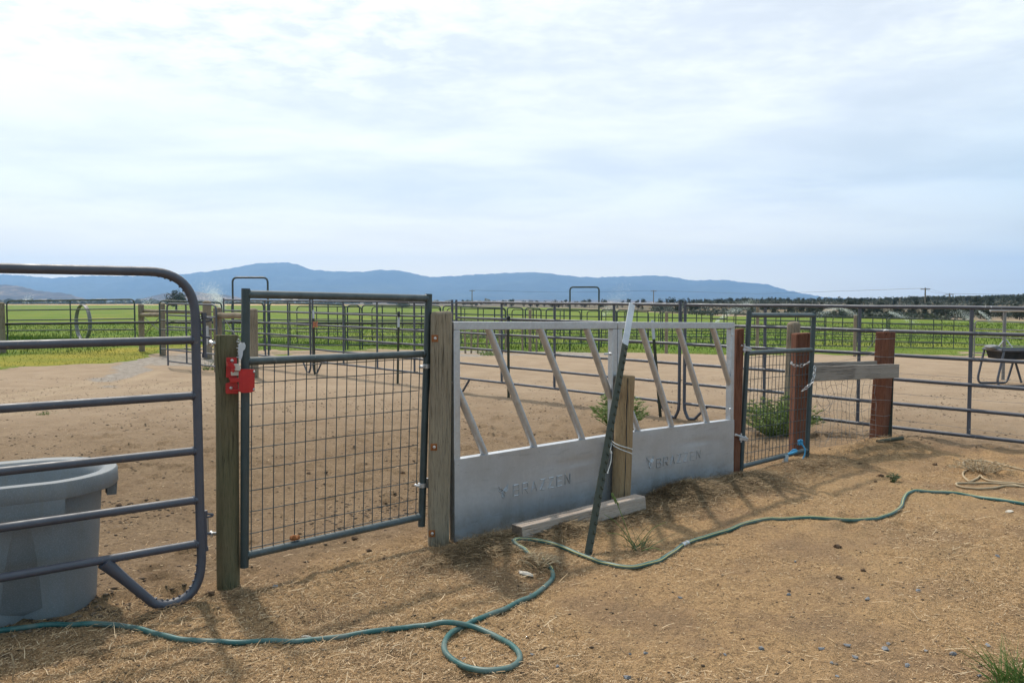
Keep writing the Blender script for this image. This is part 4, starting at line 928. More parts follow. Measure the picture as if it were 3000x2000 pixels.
strand('middle one of three barbed wires running right from the red stained post',[P(2612,1151,7.95),P(2800,1167,8.3),P(3040,1184,8.6)])
strand('lowest of three barbed wires running right from the red stained post',[P(2610,1227,7.95),P(2800,1250,8.1),P(3040,1282,8.2)])
# ---- chain
def chain_links(mb,pts,L=.034,r=.0034,w=.0115):
    sp=smooth_path(pts,10); acc=0; cur=sp[0]; k=0; dist=[0]
    for i in range(1,len(sp)): dist.append(dist[-1]+(sp[i]-sp[i-1]).length)
    s=0
    def at(s):
        for i in range(1,len(sp)):
            if dist[i]>=s: f=(s-dist[i-1])/max(1e-9,dist[i]-dist[i-1]); return sp[i-1]+(sp[i]-sp[i-1])*f
        return sp[-1]
    while s+L<dist[-1]+.01:
        a,b=at(s),at(min(dist[-1],s+L)); d=(b-a).normalized(); n=d.orthogonal().normalized()
        n=Matrix.Rotation(k*PI/2+.5,3,d)@n; c=(a+b)/2; ring=[]
        for i in range(10):
            t=2*PI*i/10; ring.append(c+d*math.cos(t)*L*.62+n*math.sin(t)*w)
        mb.tube(ring,r,5,closed=True); s+=L*.86; k+=1
mb=MB(); chain_links(mb,[P(2317,1061,7.2),P(2325,1069,7.14),P(2345,1072,7.13),P(2362,1066,7.12),P(2372,1059,7.10)]); chain_links(mb,[P(2387,1072,7.08),P(2385,1100,7.06),P(2378,1120,7.04),P(2366,1133,7.03),P(2346,1147,7.06)])
single('chain',mb,M['galv'],'pale steel chain looped round the thick stained post, its end hanging loose','chain',P(2360,1080,7.1),smooth=60)
# ---- twine
mb=MB(); rr=random.Random(4)
kn=P(2345,1295,6.98)
for i in range(26): mb.tube([kn+Vector((rr.uniform(-.02,.02),rr.uniform(-.02,.02),rr.uniform(-.025,.025))) for _ in range(3)],.004,5)
mb.tube(smooth_path([P(2348,1298,6.97),P(2358,1315,6.96),P(2357,1332,6.96),P(2352,1345,6.95),P(2358,1358,6.94),P(2366,1364,6.94)],4),.0065,7)
mb.tube(smooth_path([P(2312,1329,6.92),P(2325,1318,6.9),P(2334,1320,6.9),P(2322,1326,6.88),P(2308,1330,6.88)],4),.010,7)
tw=single('twine',mb,M['blue'],'bright blue baling twine knotted round the foot of the small mesh gate','twine',kn)
mb=MB()
for i in range(40):
    a=P(2304,1338,6.85)+Vector((rr.uniform(-.015,.015),rr.uniform(-.01,.01),rr.uniform(-.01,.02))); b=P(2299,1372,6.85)+Vector((rr.uniform(-.028,.028),rr.uniform(-.02,.02),rr.uniform(-.02,.02))); mb.tube([a,(a+b)/2+Vector((rr.uniform(-.012,.012),0,0)),b],.0022,4)
obj('frayed_end',mb,M['frayed'],tw)
# ================================================================== TANK, HOSES, PLANTS, STONES
def tank():
    ax=Vector((.85,.527,0)).normalized(); ay=Vector((-ax.y,ax.x,0)); c=Vector((-2.385,3.44,0))+ay*.075-ax*.055; hl,hw=.66,.30
    root=thing('water_trough','big grey plastic stock trough with a moulded rim standing behind the left corral panel','water trough',(c.x,c.y,gz(c.x,c.y)))
    g0=gz(c.x,c.y)-.03; H=.655; N=120
    def ringpt(a,k,dx=0.0):                      # stadium outline with round ends
        r=hw*k+dx; s=(hl-hw); ca,sa=math.cos(a),math.sin(a)
        return c+ax*(ca*r+ (s if ca>=0 else -s)*min(1,abs(ca)*6)) +ay*sa*r
    def groove(a):                              # two wide vertical flutes on each long side
        q=ringpt(a,1)-c; s=q.dot(ax); v=0
        for g in FL_:
            e=1-abs(s-g)/.075
            if e>0: v=max(v,min(1,e*5))
        return v
    fr=min((abs(CX+F*(c-ay*hw+ax*(k*.005)).x/(c-ay*hw+ax*(k*.005)).y-36),k*.005) for k in range(-100,100))[1]; FL_=(fr,fr-.36)
    def rings(mb,prof,grooved=False):
        b=len(mb.v)
        for (k,dx,zz,gw) in prof:
            for i in range(N):
                a=2*PI*(i+.5)/N; mb.v.append(ringpt(a,k,dx-(gw*groove(a) if grooved else 0))+z(g0+zz))
        for j in range(len(prof)-1):
            for i in range(N): mb.face((b+j*N+i,b+j*N+(i+1)%N,b+(j+1)*N+(i+1)%N,b+(j+1)*N+i))
        return b
    mb=MB(); prof=[(.80,-.03,0,.03),(.815,-.005,.015,.05)]+[(.815+.115*k,0,.03+(H-.13)*k,.055*(1-.6*k)) for k in [i/10 for i in range(11)]]+[(.935,0,H-.06,0)]
    b=rings(mb,prof,True); mb.face([b+i for i in range(N)][::-1]); obj('wall',mb,M['tank'],root,smooth=50)
    mb=MB(); rings(mb,[(.94,-.02,H-.068,0),(1,.045,H-.072,0),(1,.050,H-.066,0),(1,.048,H-.008,0),(1,.042,H,0),(1,-.004,H+.001,0),(1,-.018,H-.005,0),(.97,-.032,H-.06,0),(.90,-.035,.10,0),(.86,-.07,.06,0)])
    obj('rim',mb,M['tank'],root,smooth=50)
    TA=min((abs((ringpt(k*.01,1)-c).dot(ax)-fr-.02),k*.01) for k in range(350,600))[1]-.2
    mb=MB(); rings(mb,[(.86,-.07,.062,0),(.02,0,.062,0)]); obj('floor',mb,M['tank'],root)
    for a0,a1 in ((TA,TA+.40),(-.10,.12),(1.5,1.8)):       # tabs hanging from the rim
        n=8; mb=MB()
        for i in range(n):
            aa=a0+(a1-a0)*i/n; ab=a0+(a1-a0)*(i+1)/n; zb=H-.140
            for (u_,v_) in ((aa,ab),):
                p=[ringpt(u_,1,.046)+z(g0+H-.07),ringpt(v_,1,.046)+z(g0+H-.07),ringpt(v_,1,.040)+z(g0+zb),ringpt(u_,1,.040)+z(g0+zb)]; q=[ringpt(u_,1,.0)+z(g0+H-.07),ringpt(v_,1,.0)+z(g0+H-.07),ringpt(v_,1,.0)+z(g0+zb),ringpt(u_,1,.0)+z(g0+zb)]
                mb.quad(p[0],p[3],p[2],p[1]); mb.quad(p[3],q[3],q[2],p[2])
                if i==0: mb.quad(p[0],q[0],q[3],p[3])
                if i==n-1: mb.quad(p[1],p[2],q[2],q[1])
        obj('rim_tab',mb,M['tank'],root,smooth=50)
tank()

D2=1.27551
def ground_path(pts,r,lift=None,scale=D2,sub=6):
    g=[G(x*scale,y*scale) for x,y in pts]; sp=smooth_path(g,sub); out=[]
    for i,p in enumerate(sp): out.append(Vector((p.x,p.y,gz(p.x,p.y)+r*.82+(lift(i/(len(sp)-1)) if lift else 0))))
    for _ in range(2): out=[out[0]]+[Vector((b.x,b.y,(a.z+b.z*2+c.z)/4)) for a,b,c in zip(out,out[1:],out[2:])]+[out[-1]]
    return out
HP=[(-90,1470),(0,1452),(60,1445),(130,1438),(200,1436),(270,1440),(340,1455),(400,1470),(470,1477),(560,1480),(650,1478),(740,1472),(820,1460),(900,1449),(960,1444),(1020,1443),(1080,1449),(1130,1462),(1170,1482),(1192,1505),(1190,1525),(1165,1540),(1120,1545),(1075,1538),(1040,1520),(1022,1500),(1022,1478),(1040,1455),(1075,1437),(1130,1412),(1190,1385),(1240,1360),(1267,1335),(1268,1315),(1252,1293),(1228,1277),(1203,1266),(1185,1258),(1180,1251),(1196,1246),(1240,1248),(1290,1260),(1340,1280),(1385,1297),(1430,1305),(1470,1303),(1510,1293),(1545,1272),(1580,1250),(1640,1230),(1700,1208),(1760,1195),(1840,1192),(1920,1195),(1990,1195),(2040,1186),(2068,1168),(2075,1150),(2084,1136),(2110,1130),(2160,1133),(2220,1140),(2290,1150),(2352,1160),(2480,1176)]
n_=len(HP)-1
def hlift(t):
    k=t*n_; v=0
    if 12<k<18: v+=.022*math.exp(-((k-15.3)/1.0)**2)
    if 32<k<42: v+=.014*math.exp(-((k-38.0)/2.2)**2)
    if 33<k<37: v-=.020*math.exp(-((k-35)/.6)**2)
    return v
hp=ground_path(HP,.0118,hlift)
hr=thing('garden_hose','long dusty green garden hose looping across the foreground straw','hose',hp[0])
mb=MB(); mb.tube(hp,.0118,12); hz=obj('hose_tube',mb,M['hose'],hr,smooth=60)
mb=MB(); st=[]
for i,p in enumerate(hp[33*6:]):
    j=33*6+i; tg=(hp[min(j+1,len(hp)-1)]-hp[j-1]).normalized(); s=tg.cross(z(1)).normalized(); s=s if (CAM-p).dot(s)<0 else s
    a=.5+.5*math.sin(j*.03); st.append(p+(z(1)*math.cos(a)+s*math.sin(a))*.0112)
mb.tube(st,.0030,5); obj('yellow_stripe',mb,M['hose_stripe'],hr,smooth=60)
ci=48*6-1; c=hp[ci]; tg=(hp[ci+1]-hp[ci-1]).normalized(); mb=MB(); mb.tube([c-tg*.035,c-tg*.012,c-tg*.011,c+tg*.011,c+tg*.012,c+tg*.035],[.0155,.0155,.0128,.0128,.0155,.0155],14); obj('coupling',mb,M['bolt'],hr)
q=lambda L: [(2400+x/3.92,1100+y/3.92) for x,y in L]
TP=q([(2900,1150),(2620,1112),(2420,1108),(2320,1090),(2200,1060),(2050,1020),(1900,992),(1780,985),(1680,990),(1648,1012),(1668,1044),(1720,1075),(1690,1100),(1655,1125),(1650,1152),(1680,1195),(1730,1228),(1800,1200),(1850,1160),(1880,1190),(1960,1222),(2100,1238),(2260,1250),(2380,1262),(2440,1285),(2330,1290),(2200,1262),(2000,1250),(1780,1250),(1640,1248),(1575,1252),(1585,1275),(1640,1295),(1740,1305),(1860,1312),(1960,1306),(2080,1288),(2250,1280),(2420,1295),(2620,1320)])
tp_=ground_path(TP,.012,None,1.0); mb=MB(); mb.tube(tp_,.0078,10)
single('coiled_hose',mb,M['hose_tan'],'loosely coiled tan hose on the soil at the right edge','hose',tp_[len(tp_)//2],smooth=60)

def weed(name,label,px,py,n,L,spread,mat,w=.006,stalks=0,group=None,cat='weed'):
    g=G(px,py); root=thing(name,label,cat,g,group); mb=MB()
    for _ in range(n):
        a=random.random()*6.28; el=random.uniform(.25,1.35); d=Vector((math.cos(a)*math.cos(el),math.sin(a)*math.cos(el),math.sin(el)))
        r_=spread*random.random()**.7*.5; a2=random.random()*6.28; mb.blade(g+Vector((math.cos(a2)*r_,math.sin(a2)*r_,-.004)),d,L*random.uniform(.45,1.1),w*random.uniform(.6,1.2),random.uniform(.2,.9),4)
    obj('blades',mb,mat,root,smooth=0)
    return root,g
wr,wg=weed('grass_weed','straggly green grass weed with a seed stalk beside the short split post',1868,1606,54,.20,.13,M['leaf_weed'],.0055)
mb=MB(); st=smooth_path([wg+Vector((-.02,0,0)),P(1840,1560,wg.y-.02),P(1822,1510,wg.y-.03),P(1808,1474,wg.y-.04),P(1796,1448,wg.y-.05)],5); mb.tube(st,[.0024]*(len(st)-1)+[.001],5)
for i in range(26):
    k=i/25; p=P(1809-16*k,1476-30*k,wg.y-.045); mb.ico(p+Vector((random.uniform(-.006,.006),random.uniform(-.005,.005),0)),.0042,1,1,1.8,.2)
for (a,b_) in (((1868,1600),(1952,1528)),((1862,1604),(1775,1560)),((1880,1612),(1960,1628)),((1855,1600),(1770,1505))):
    p=G(*a); e=P(b_[0],b_[1],p.y-.03); sp=smooth_path([p,(p+e)/2+z(.03),e],5); mb.tube(sp,[.003-.002*i/(len(sp)-1) for i in range(len(sp))],5)
obj('seed_stalk',mb,M['leaf_bush'],wr,smooth=40)
weed('grass_tuft','bright green grass tuft at the lower right corner',2985,2010,150,.20,.16,M['leaf_grass'],.005,cat='grass')
weed('grass_tuft','small green tuft at the foot of the greenish post on the pen side',628,1082,60,.30,.5,M['leaf_grass'],.014,cat='grass')
weed('grass_tuft','tiny green tuft on bare pen soil seen through the left panel',130,1214,40,.10,.22,M['leaf_grass'],.008,cat='grass')
weed('grass_tuft','pale green tuft in the gravel under the back fence',1425,1040,70,.42,.6,M['leaf_bush'],.022,cat='grass')
def leafy(name,label,px,py,Y,rad,H,nst,nl,mat,lw=.012,cat='shrub'):
    g=P(px,py,Y); g.z=gz(g.x,g.y); root=thing(name,label,cat,g); st=MB(); lf=MB()
    for _ in range(nst):
        a=random.random()*6.28; r_=rad*math.sqrt(random.random()); h=H*random.uniform(.5,1.05)*(1-.45*(r_/rad)**2); e=g+Vector((math.cos(a)*r_,math.sin(a)*r_,h)); b=g+Vector((math.cos(a)*r_*.25,math.sin(a)*r_*.25,0)); m=(b+e)/2+Vector((random.uniform(-.03,.03),random.uniform(-.03,.03),.02)); sp=smooth_path([b,m,e],4); st.tube(sp,[.0035-.0025*i/(len(sp)-1) for i in range(len(sp))],4)
        for _k in range(nl):
            k=random.uniform(.18,1.0); p=sp[min(len(sp)-1,int(k*(len(sp)-1)))]; aa=random.random()*6.28; d=Vector((math.cos(aa),math.sin(aa),random.uniform(-.1,.9))); lf.blade(p+Vector((random.uniform(-.01,.01),random.uniform(-.01,.01),0)),d,lw*random.uniform(2.0,4.2),lw*random.uniform(.7,1.2),.4,2)
    obj('stems',st,mat,root,smooth=0); obj('leaves',lf,mat,root,smooth=0); return root
leafy('pen_shrub','loose sage green shrub growing behind the short split post',1815,1212,9.4,.36,.50,90,28,M['leaf_bush'],.016)
leafy('pen_shrub','dense sage green shrub seen through the small mesh gate',2275,1290,8.75,.50,.50,150,30,M['leaf_bush'],.015)
leafy('seedling','small grey green seedling alone on the straw right of the gate',2615,1412,G(2615,1412).y,.05,.075,10,12,M['leaf_weed'],.008,'seedling')
leafy('dry_weed','brown dry weed lying inside the tan hose coil',2880,1382,G(2880,1382).y,.30,.10,60,16,M['hay_weed'] if 'hay_weed' in M else M['hose_tan'],.006,'dry weed')
leafy('dry_clump','heap of pale dry stalks lying over the green hose near the beam',1575,1652,G(1578,1656).y,.13,.05,30,8,M['hose_tan'],.003,'dry weed')
# stones: grey gravel chips dropped on the straw
ST=[(1560,1918),(1846,1916),(1892,1914),(2124,1918),(2482,1892),(2230,1901),(2593,1903),(2793,1917),(2506,1926),(2436,1943),(2453,1982),(2312,1742),(2541,1756),(1633,1953),(1835,1986),(2657,1951),(2714,1907),(2330,1646),(1358,1930),(1447,1957),(2895,1892),(2690,1733),(2603,1450+436),(2922,1630),(1992,1751),(1555,1742),(2868,1980),(805,1720),(2405,1901)]
protos=[]
for k in range(4):
    mb=MB(); mb.ico((0,0,.004),.0115,1.25,.9,.75,.35,random.Random(k+3)); protos.append(mesh_from('stone',mb,M['stone'],Vector((0,0,0)),20))
for i,(x,y) in enumerate(ST):
    g=G(x,min(y,1990)); o=bpy.data.objects.new('stone',protos[i%4]); COL.objects.link(o); o.location=g; o.rotation_euler=(random.uniform(-.3,.3),random.uniform(-.3,.3),random.random()*6); s=random.uniform(.55,1.15); o.scale=(s,s,s)
    tag(o,'small blue grey gravel stone lying loose on the foreground straw','stone','loose gravel stones on the straw')
CL=[(2456,1693,.022),(2530,1672,.018),(2452,1603,.03),(1038,1579,.03),(790,1506,.018),(1180,1386,.028),(2312,1732,.014),(2580,1395,.03),(2518,1360,.03),(2564,1412,.022),(2740,1362,.028),(955,1385,.025),(1082,1614,.02),(1130,1640,.022),(350,1482,.03),(905,1388,.026),(2290,1260,.03),(610,1745,.035),(1270,1440,.02)]
mb=MB(); mb.ico((0,0,.3),1,1.3,.9,.6,.3,random.Random(9)); cm=mesh_from('dung_clod',mb,M['clod'],Vector((0,0,0)),25)
for x,y,s in CL:
    g=G(x,y); o=bpy.data.objects.new('dung_clod',cm); COL.objects.link(o); o.location=g; o.rotation_euler=(0,0,random.random()*6); s*=.75; o.scale=(s,s,s); tag(o,'dark dried clod of dung lying on the bare soil','dung clod','dark clods scattered on the soil')
for (x,y,l,s) in ((897,1868,'flat pale chip lying against the green hose at the front','.02'),(2955,1499,'pale chip lying on bare soil at the right edge','.03'),(1540,1682,'crumpled pale husk in the dry stalks by the hose','.03')):
    g=G(x,y); mb=MB(); mb.ico(g+z(.006),float(s),1.5,.7,.35,.3); single('pale_chip',mb,M['bone'],l,'chip',g,smooth=20)
mb=MB(); g=G(36,1990); mb.tube(smooth_path([g,P(42,1962,g.y-.02),P(38,1935,g.y-.03),P(33,1913,g.y-.03)],4),[.003]*12+[.002],5); single('straw_stalk',mb,M['straw_pale'] if 'straw_pale' in M else M['hose_tan'],'single tall straw stalk standing at the lower left corner','straw',g)

# ================================================================== BACK FENCES
LB=lambda px: 12.5/(1+1.0488*(px-CX)/F)
BK=Plane((-6.96,19.8),(4.72,7.55)); BD=BK.d
def ztop_b(Y): return 1.268+.0088*Y
def pt_b(px): Y=LB(px); return Vector(((px-CX)/F*Y,Y,0))
def back_panel(label,px0,px1,ups,foot0=True,foot1=True,reach=None):
    A=pt_b(px0); B=pt_b(px1); root=thing('corral_panel',label,'corral panel',((A.x+B.x)/2,(A.y+B.y)/2,gz((A.x+B.x)/2,(A.y+B.y)/2)),'long slate corral panels along the back of the pen')
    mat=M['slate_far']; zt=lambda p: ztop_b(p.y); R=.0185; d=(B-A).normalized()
    for k in range(6):
        mb=MB(); pts=[]
        for i in range(7):
            p=A+(B-A)*i/6; pts.append(p+z(zt(p)-.247*k-.02+random.uniform(-.004,.004)))
        mb.tube(pts,R,10); obj('rail',mb,mat,root)
    for p,ft,sg in ((A,foot0,1),(B,foot1,-1)):
        mb=MB(); zb=gz(p.x,p.y)
        if ft: mb.tube([p+z(zt(p)+.022),p+z(zb+.30)]+smooth_path([p+z(zb+.24),p+z(zb+.12)+d*sg*.01,p+z(zb+.02)+d*sg*.06],3),.0205,10); mb.tube([p+z(zb+.02)+d*sg*.06,p+d*sg*.16+z(zb+.03),p+d*sg*.34+z(zt(p)-.247*5-.02)],.018,8)
        else: mb.tube([p+z(zt(p)+.022),p+z(zb+.02)],.0205,10)
        obj('post',mb,mat,root)
    for u_ in ups:
        p=pt_b(u_); mb=MB(); mb.tube([p+z(zt(p)-.02)+BK.n*-.012,p+z(zt(p)-.247*5-.02)+BK.n*-.012],.0185,8); obj('upright',mb,mat,root)
back_panel('leftmost slate panel of the back fence, behind the rustic post and rail brace',656,909,[775,842])
back_panel('slate back panel seen through the upper half of the large mesh gate',916,1325,[1004,1103,1212])
back_panel('slate back panel seen between the slanted bars of the left galvanised panel',1337,1992,[1468,1623,1797])
back_panel('rightmost slate back panel, running off behind the stained posts to the right edge',2007,3330,[2240,2517,2845],True,True)
def bpost(label,pxb,pyb,pxt,pyt,white,cap,off=.10,w=.04):
    Y=LB(pxb)-off; b=P(pxb,pyb,Y); b.z=gz(b.x,b.y); t_=P(pxt,pyt,Y); tpost('steel_post',label,b,t_,white,cap,w,'steel posts along the back fence',False,Vector((.2,-1,0)))
bpost('white tipped steel post tied with orange twine at the joint of two slate panels',922,1086,918,908,.17,False)
bpost('black capped steel post with a white top seen through the large mesh gate',1165,1116,1168,922,.22,True)
bpost('black capped steel post standing left behind the first slanted bar',1490,1155,1489,935,.12,True)
bpost('tilted steel post with a white tip behind the right galvanised panel',1935,1212,1911,938,.24,False)
mb=MB(); c=P(924,951,LB(922)-.14)
for i in range(16): mb.tube([c+Vector((random.uniform(-.05,.05),random.uniform(-.02,.02),random.uniform(-.06,.06))) for _ in range(3)],.008,5)
single('orange_twine',mb,M['orange'],'faded orange twine knotted round the white tipped steel post','twine',c)

# rustic braces, round posts and rails left of the large gate
def rpost(label,px,pyt,Y,r,cat='post',mat=None,group=None,lean=0.0,pyb=None):
    t_=P(px,pyt,Y); b=Vector((t_.x+lean,t_.y,gz(t_.x,t_.y)-.1)); return round_post('round_post',label,b,t_,r,r*.97,mat or M['post_far'],16,.03,group),t_
RG='round wooden posts of the field fence'
a1,ta=rpost('pale round post left of the two post brace beside the far gate',413,893,24.5,.085,group=RG)
a2,tb_=rpost('pale round post right of the two post brace, wrapped with wire',474,890,22.5,.085,group=RG)
a3,tc_=rpost('brown round post with a rail notched into its top, left of the large gate',637,903,17.5,.09,group=RG)
a4,td_=rpost('brown round post showing just right of the large gate stile',741,907,16.0,.09,group=RG)
a5,te_=rpost('dark weathered post cut by the left edge of the picture',4,888,24.0,.085,group=RG)
a6,tf_=rpost('grey leaning post half hidden by the rounded corner of the left panel',606,884,21.0,.11,group=RG)
def rail_thing(name,label,p,q,r,mat,cat='rail'):
    mb=MB(); N=9; mb.tube([Vector(p)+(Vector(q)-Vector(p))*i/(N-1)+z(random.uniform(-.006,.006)) for i in range(N)],r,10); return single(name,mb,mat,label,cat,p)
rail_thing('wooden_rail','short pale rail joining the two round posts of the brace',P(413,922,24.5),P(474,922,22.5),.06,M['post_far'])
rail_thing('wooden_rail','round rail running from the brown notched post to the large gate stile',P(641,924,17.4),P(742,924,16.0),.062,M['post_far'])
mb=MB(); mb.tube([P(416,925,24.4),P(470,970,22.4)],.012,5); mb.tube([P(416,990,24.4),P(470,925,22.4)],.012,5); single('brace_wire',mb,M['thin_wire'],'crossed bracing wire between the two pale round posts','wire',P(416,925,24.4))
mb=MB(); mb.tube([P(655,932,17.3),P(690,982,16.6),P(738,1040,16.0)],.010,5); single('brace_wire',mb,M['thin_wire'],'single slanting brace wire behind the greenish post','wire',P(655,932,17.3))
rail_thing('pipe_rail','long black pipe rail crossing behind the far left gate',P(-10,950,24.2),P(474,944,22.6),.035,M['black'],'pipe rail')
rail_thing('pipe_rail','black pipe rail lying across behind the middle panels',P(474,944,22.7),P(1262,948,26.0),.035,M['black'],'pipe rail')
rail_thing('pipe_rail','upper dark wooden rail left of the grey leaning post',P(415,910,24.7),P(606,916,21.2),.05,M['post_far'],'rail')

# rounded tube panels and gates further off
def tube_panel(name,label,A,B,zA,zB,H,rails,ups,rad,r,mat,cat,group,legs=True,diag=False):
    A=Vector((*A,0)); B=Vector((*B,0)); d=(B-A).normalized(); root=thing(name,label,cat,((A.x+B.x)/2,(A.y+B.y)/2,gz((A.x+B.x)/2,(A.y+B.y)/2)),group)
    W=(B-A).length; pt=lambda k,h: A+(B-A)*k+z((zA+(zB-zA)*k)-H+h)
    gA=gz(A.x,A.y)-(zA-H); gB=gz(B.x,B.y)-(zB-H)
    mb=MB(); mb.tube(fillet([pt(0,max(.0,gA)+.02) ,pt(0,H),pt(1,H),pt(1,max(.0,gB)+.02)],rad,5),r,8); obj('frame',mb,mat,root)
    for h in rails: mb=MB(); mb.tube([pt(0,h),pt(1,h)],r*.85,6); obj('rail',mb,mat,root)
    for k in ups: mb=MB(); mb.tube([pt(k,H),pt(k,rails[-1])],r*.9,6); obj('upright',mb,mat,root)
    if diag: mb=MB(); mb.tube([pt(.02,rails[-1]),pt(.5,H)],r*.7,6); obj('brace',mb,mat,root)
    return root
def pp(px,Y): return ((px-CX)/F*Y,Y)
def zt(py,Y): return P(1500,py,Y).z
six=lambda H,b: [b+(H-b)*i/5 for i in (4,3,2,1,0)]
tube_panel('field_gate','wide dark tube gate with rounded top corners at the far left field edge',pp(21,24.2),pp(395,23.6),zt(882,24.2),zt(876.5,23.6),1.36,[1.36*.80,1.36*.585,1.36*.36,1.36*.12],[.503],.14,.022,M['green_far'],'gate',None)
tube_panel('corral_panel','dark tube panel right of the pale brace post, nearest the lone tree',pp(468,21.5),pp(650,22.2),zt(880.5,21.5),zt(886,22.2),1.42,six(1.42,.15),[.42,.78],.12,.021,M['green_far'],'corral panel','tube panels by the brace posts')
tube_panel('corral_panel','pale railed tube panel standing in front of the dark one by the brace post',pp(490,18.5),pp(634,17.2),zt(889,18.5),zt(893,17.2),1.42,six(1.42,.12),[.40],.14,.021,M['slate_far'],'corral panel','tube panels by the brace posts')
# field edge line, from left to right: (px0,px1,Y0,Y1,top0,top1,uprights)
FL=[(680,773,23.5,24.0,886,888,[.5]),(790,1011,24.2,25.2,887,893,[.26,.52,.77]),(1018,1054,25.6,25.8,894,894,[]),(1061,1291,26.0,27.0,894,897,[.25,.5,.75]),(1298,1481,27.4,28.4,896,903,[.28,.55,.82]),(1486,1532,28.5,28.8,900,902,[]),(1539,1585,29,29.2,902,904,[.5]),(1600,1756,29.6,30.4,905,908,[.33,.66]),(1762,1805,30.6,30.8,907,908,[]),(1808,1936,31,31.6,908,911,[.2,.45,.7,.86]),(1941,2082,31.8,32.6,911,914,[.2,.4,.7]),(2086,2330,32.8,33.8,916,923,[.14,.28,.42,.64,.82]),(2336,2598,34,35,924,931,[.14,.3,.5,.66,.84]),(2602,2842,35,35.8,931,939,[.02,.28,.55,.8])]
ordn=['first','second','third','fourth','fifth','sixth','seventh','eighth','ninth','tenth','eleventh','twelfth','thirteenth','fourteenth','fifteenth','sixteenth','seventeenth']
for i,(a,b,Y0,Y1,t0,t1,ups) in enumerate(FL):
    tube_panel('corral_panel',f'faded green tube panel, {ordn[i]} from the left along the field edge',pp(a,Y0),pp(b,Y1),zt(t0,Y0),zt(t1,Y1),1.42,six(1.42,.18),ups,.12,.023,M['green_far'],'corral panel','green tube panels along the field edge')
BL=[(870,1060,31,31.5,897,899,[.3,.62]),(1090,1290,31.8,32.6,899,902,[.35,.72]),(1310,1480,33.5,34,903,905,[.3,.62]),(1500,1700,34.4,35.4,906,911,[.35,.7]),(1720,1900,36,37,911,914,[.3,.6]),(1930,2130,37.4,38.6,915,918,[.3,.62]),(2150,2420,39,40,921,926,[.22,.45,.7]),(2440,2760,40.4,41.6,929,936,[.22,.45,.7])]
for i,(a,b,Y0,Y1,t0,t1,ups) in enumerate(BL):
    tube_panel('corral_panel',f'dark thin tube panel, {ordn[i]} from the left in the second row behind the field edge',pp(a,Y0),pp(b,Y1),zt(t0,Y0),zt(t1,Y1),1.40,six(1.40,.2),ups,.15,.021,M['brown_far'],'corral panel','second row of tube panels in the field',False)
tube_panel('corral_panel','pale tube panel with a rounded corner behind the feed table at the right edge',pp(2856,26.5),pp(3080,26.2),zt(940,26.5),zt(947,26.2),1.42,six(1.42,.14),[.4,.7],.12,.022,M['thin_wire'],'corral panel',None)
# tall bow frames of walk-through gates
for (a,b,Y,ty,lab) in ((681,784,21.0,813,'tall dark green bow frame rising above the left back panel'),(1670,1755,30.2,841,'tall thin green bow frame rising above the middle of the back fence')):
    A=P(a,ty,Y); B=P(b,ty,Y); mb=MB(); mb.tube(fillet([Vector((A.x,A.y,gz(A.x,A.y))),A,B,Vector((B.x,B.y,gz(B.x,B.y)))],.13,6),.026 if Y<25 else .03,8); single('bow_frame',mb,M['green'] if Y<25 else M['green_far'],lab,'gate frame',(A.x,A.y,gz(A.x,A.y)))
# stakes, posts in the far fence
for i,px in enumerate((1362,1381,1400,1426,1463,1482,1530,1572)):
    Y=24.6+i*.25; b=P(px,1000,Y); b.z=gz(b.x,b.y); mb=MB(); mb.box(b+z(.48),(.028,0,0),(0,.02,0),(random.uniform(-.02,.02),0,.52)); single('wooden_stake',mb,M['post_far'],'thin pale wooden stake standing in the gravel before the field edge','stake',b,'wooden stakes before the field edge')
for (px,ty,Y,r,l) in ((2220,896,30.5,.062,'pale grey post standing behind the left stile of the small gate'),(2506,924,33,.065,'brownish post beside the slate upright right of the small gate'),(1953,914,29.5,.06,'whitish post among the green panels behind the right galvanised panel'),(1553,908,26.5,.05,'slim grey post by the gravel strip in the middle')):
    rpost(l,px,ty,Y,r,group='odd posts along the field edge')

# ================================================================== FIELD: wheels, sprays, poles, trees
def wheel_line():
    c=P(243,931,44)+z(-.25); root=thing('irrigation_wheel','large grey irrigation wheel standing nearly edge on in the field at the left','irrigation wheel',(c.x,c.y,gz(c.x,c.y)))
    ax=Vector((.67,.74,0)).normalized(); ay=Vector((-ax.y,ax.x,0)); R=.95
    ring=lambda o,r_: [c+ax*o+(ay*math.cos(2*PI*i/36)+z(math.sin(2*PI*i/36)))*r_ for i in range(36)]
    mb=MB()
    for o in (-.07,.07): mb.tube(ring(o,R),.03,6,closed=True)
    a=ring(-.07,R); b=ring(.07,R)
    for i in range(36): mb.quad(a[i],a[(i+1)%36],b[(i+1)%36],b[i])
    obj('rim',mb,M['thin_wire'],root)
    for s_ in (-1,1):
        mb=MB(); mb.bar(c+ay*s_*R+z(-.3),c+ay*s_*R+z(-.75),.12,.05); obj('lug',mb,M['thin_wire'],root)
wheel_line()
def spray_mat():
    t=NT('sprinkler_water'); df=t.n.new('ShaderNodeBsdfTranslucent'); df.inputs['Color'].default_value=(.95,.97,.98,1); d2=t.n.new('ShaderNodeBsdfDiffuse'); d2.inputs['Color'].default_value=(.95,.97,.98,1); m0=t.n.new('ShaderNodeMixShader'); t.link(df.outputs[0],m0.inputs[1]); t.link(d2.outputs[0],m0.inputs[2]); t.link(m0.outputs[0],t.out.inputs['Surface']); t.n.remove(t.b); return t.mat
M['spray']=spray_mat()
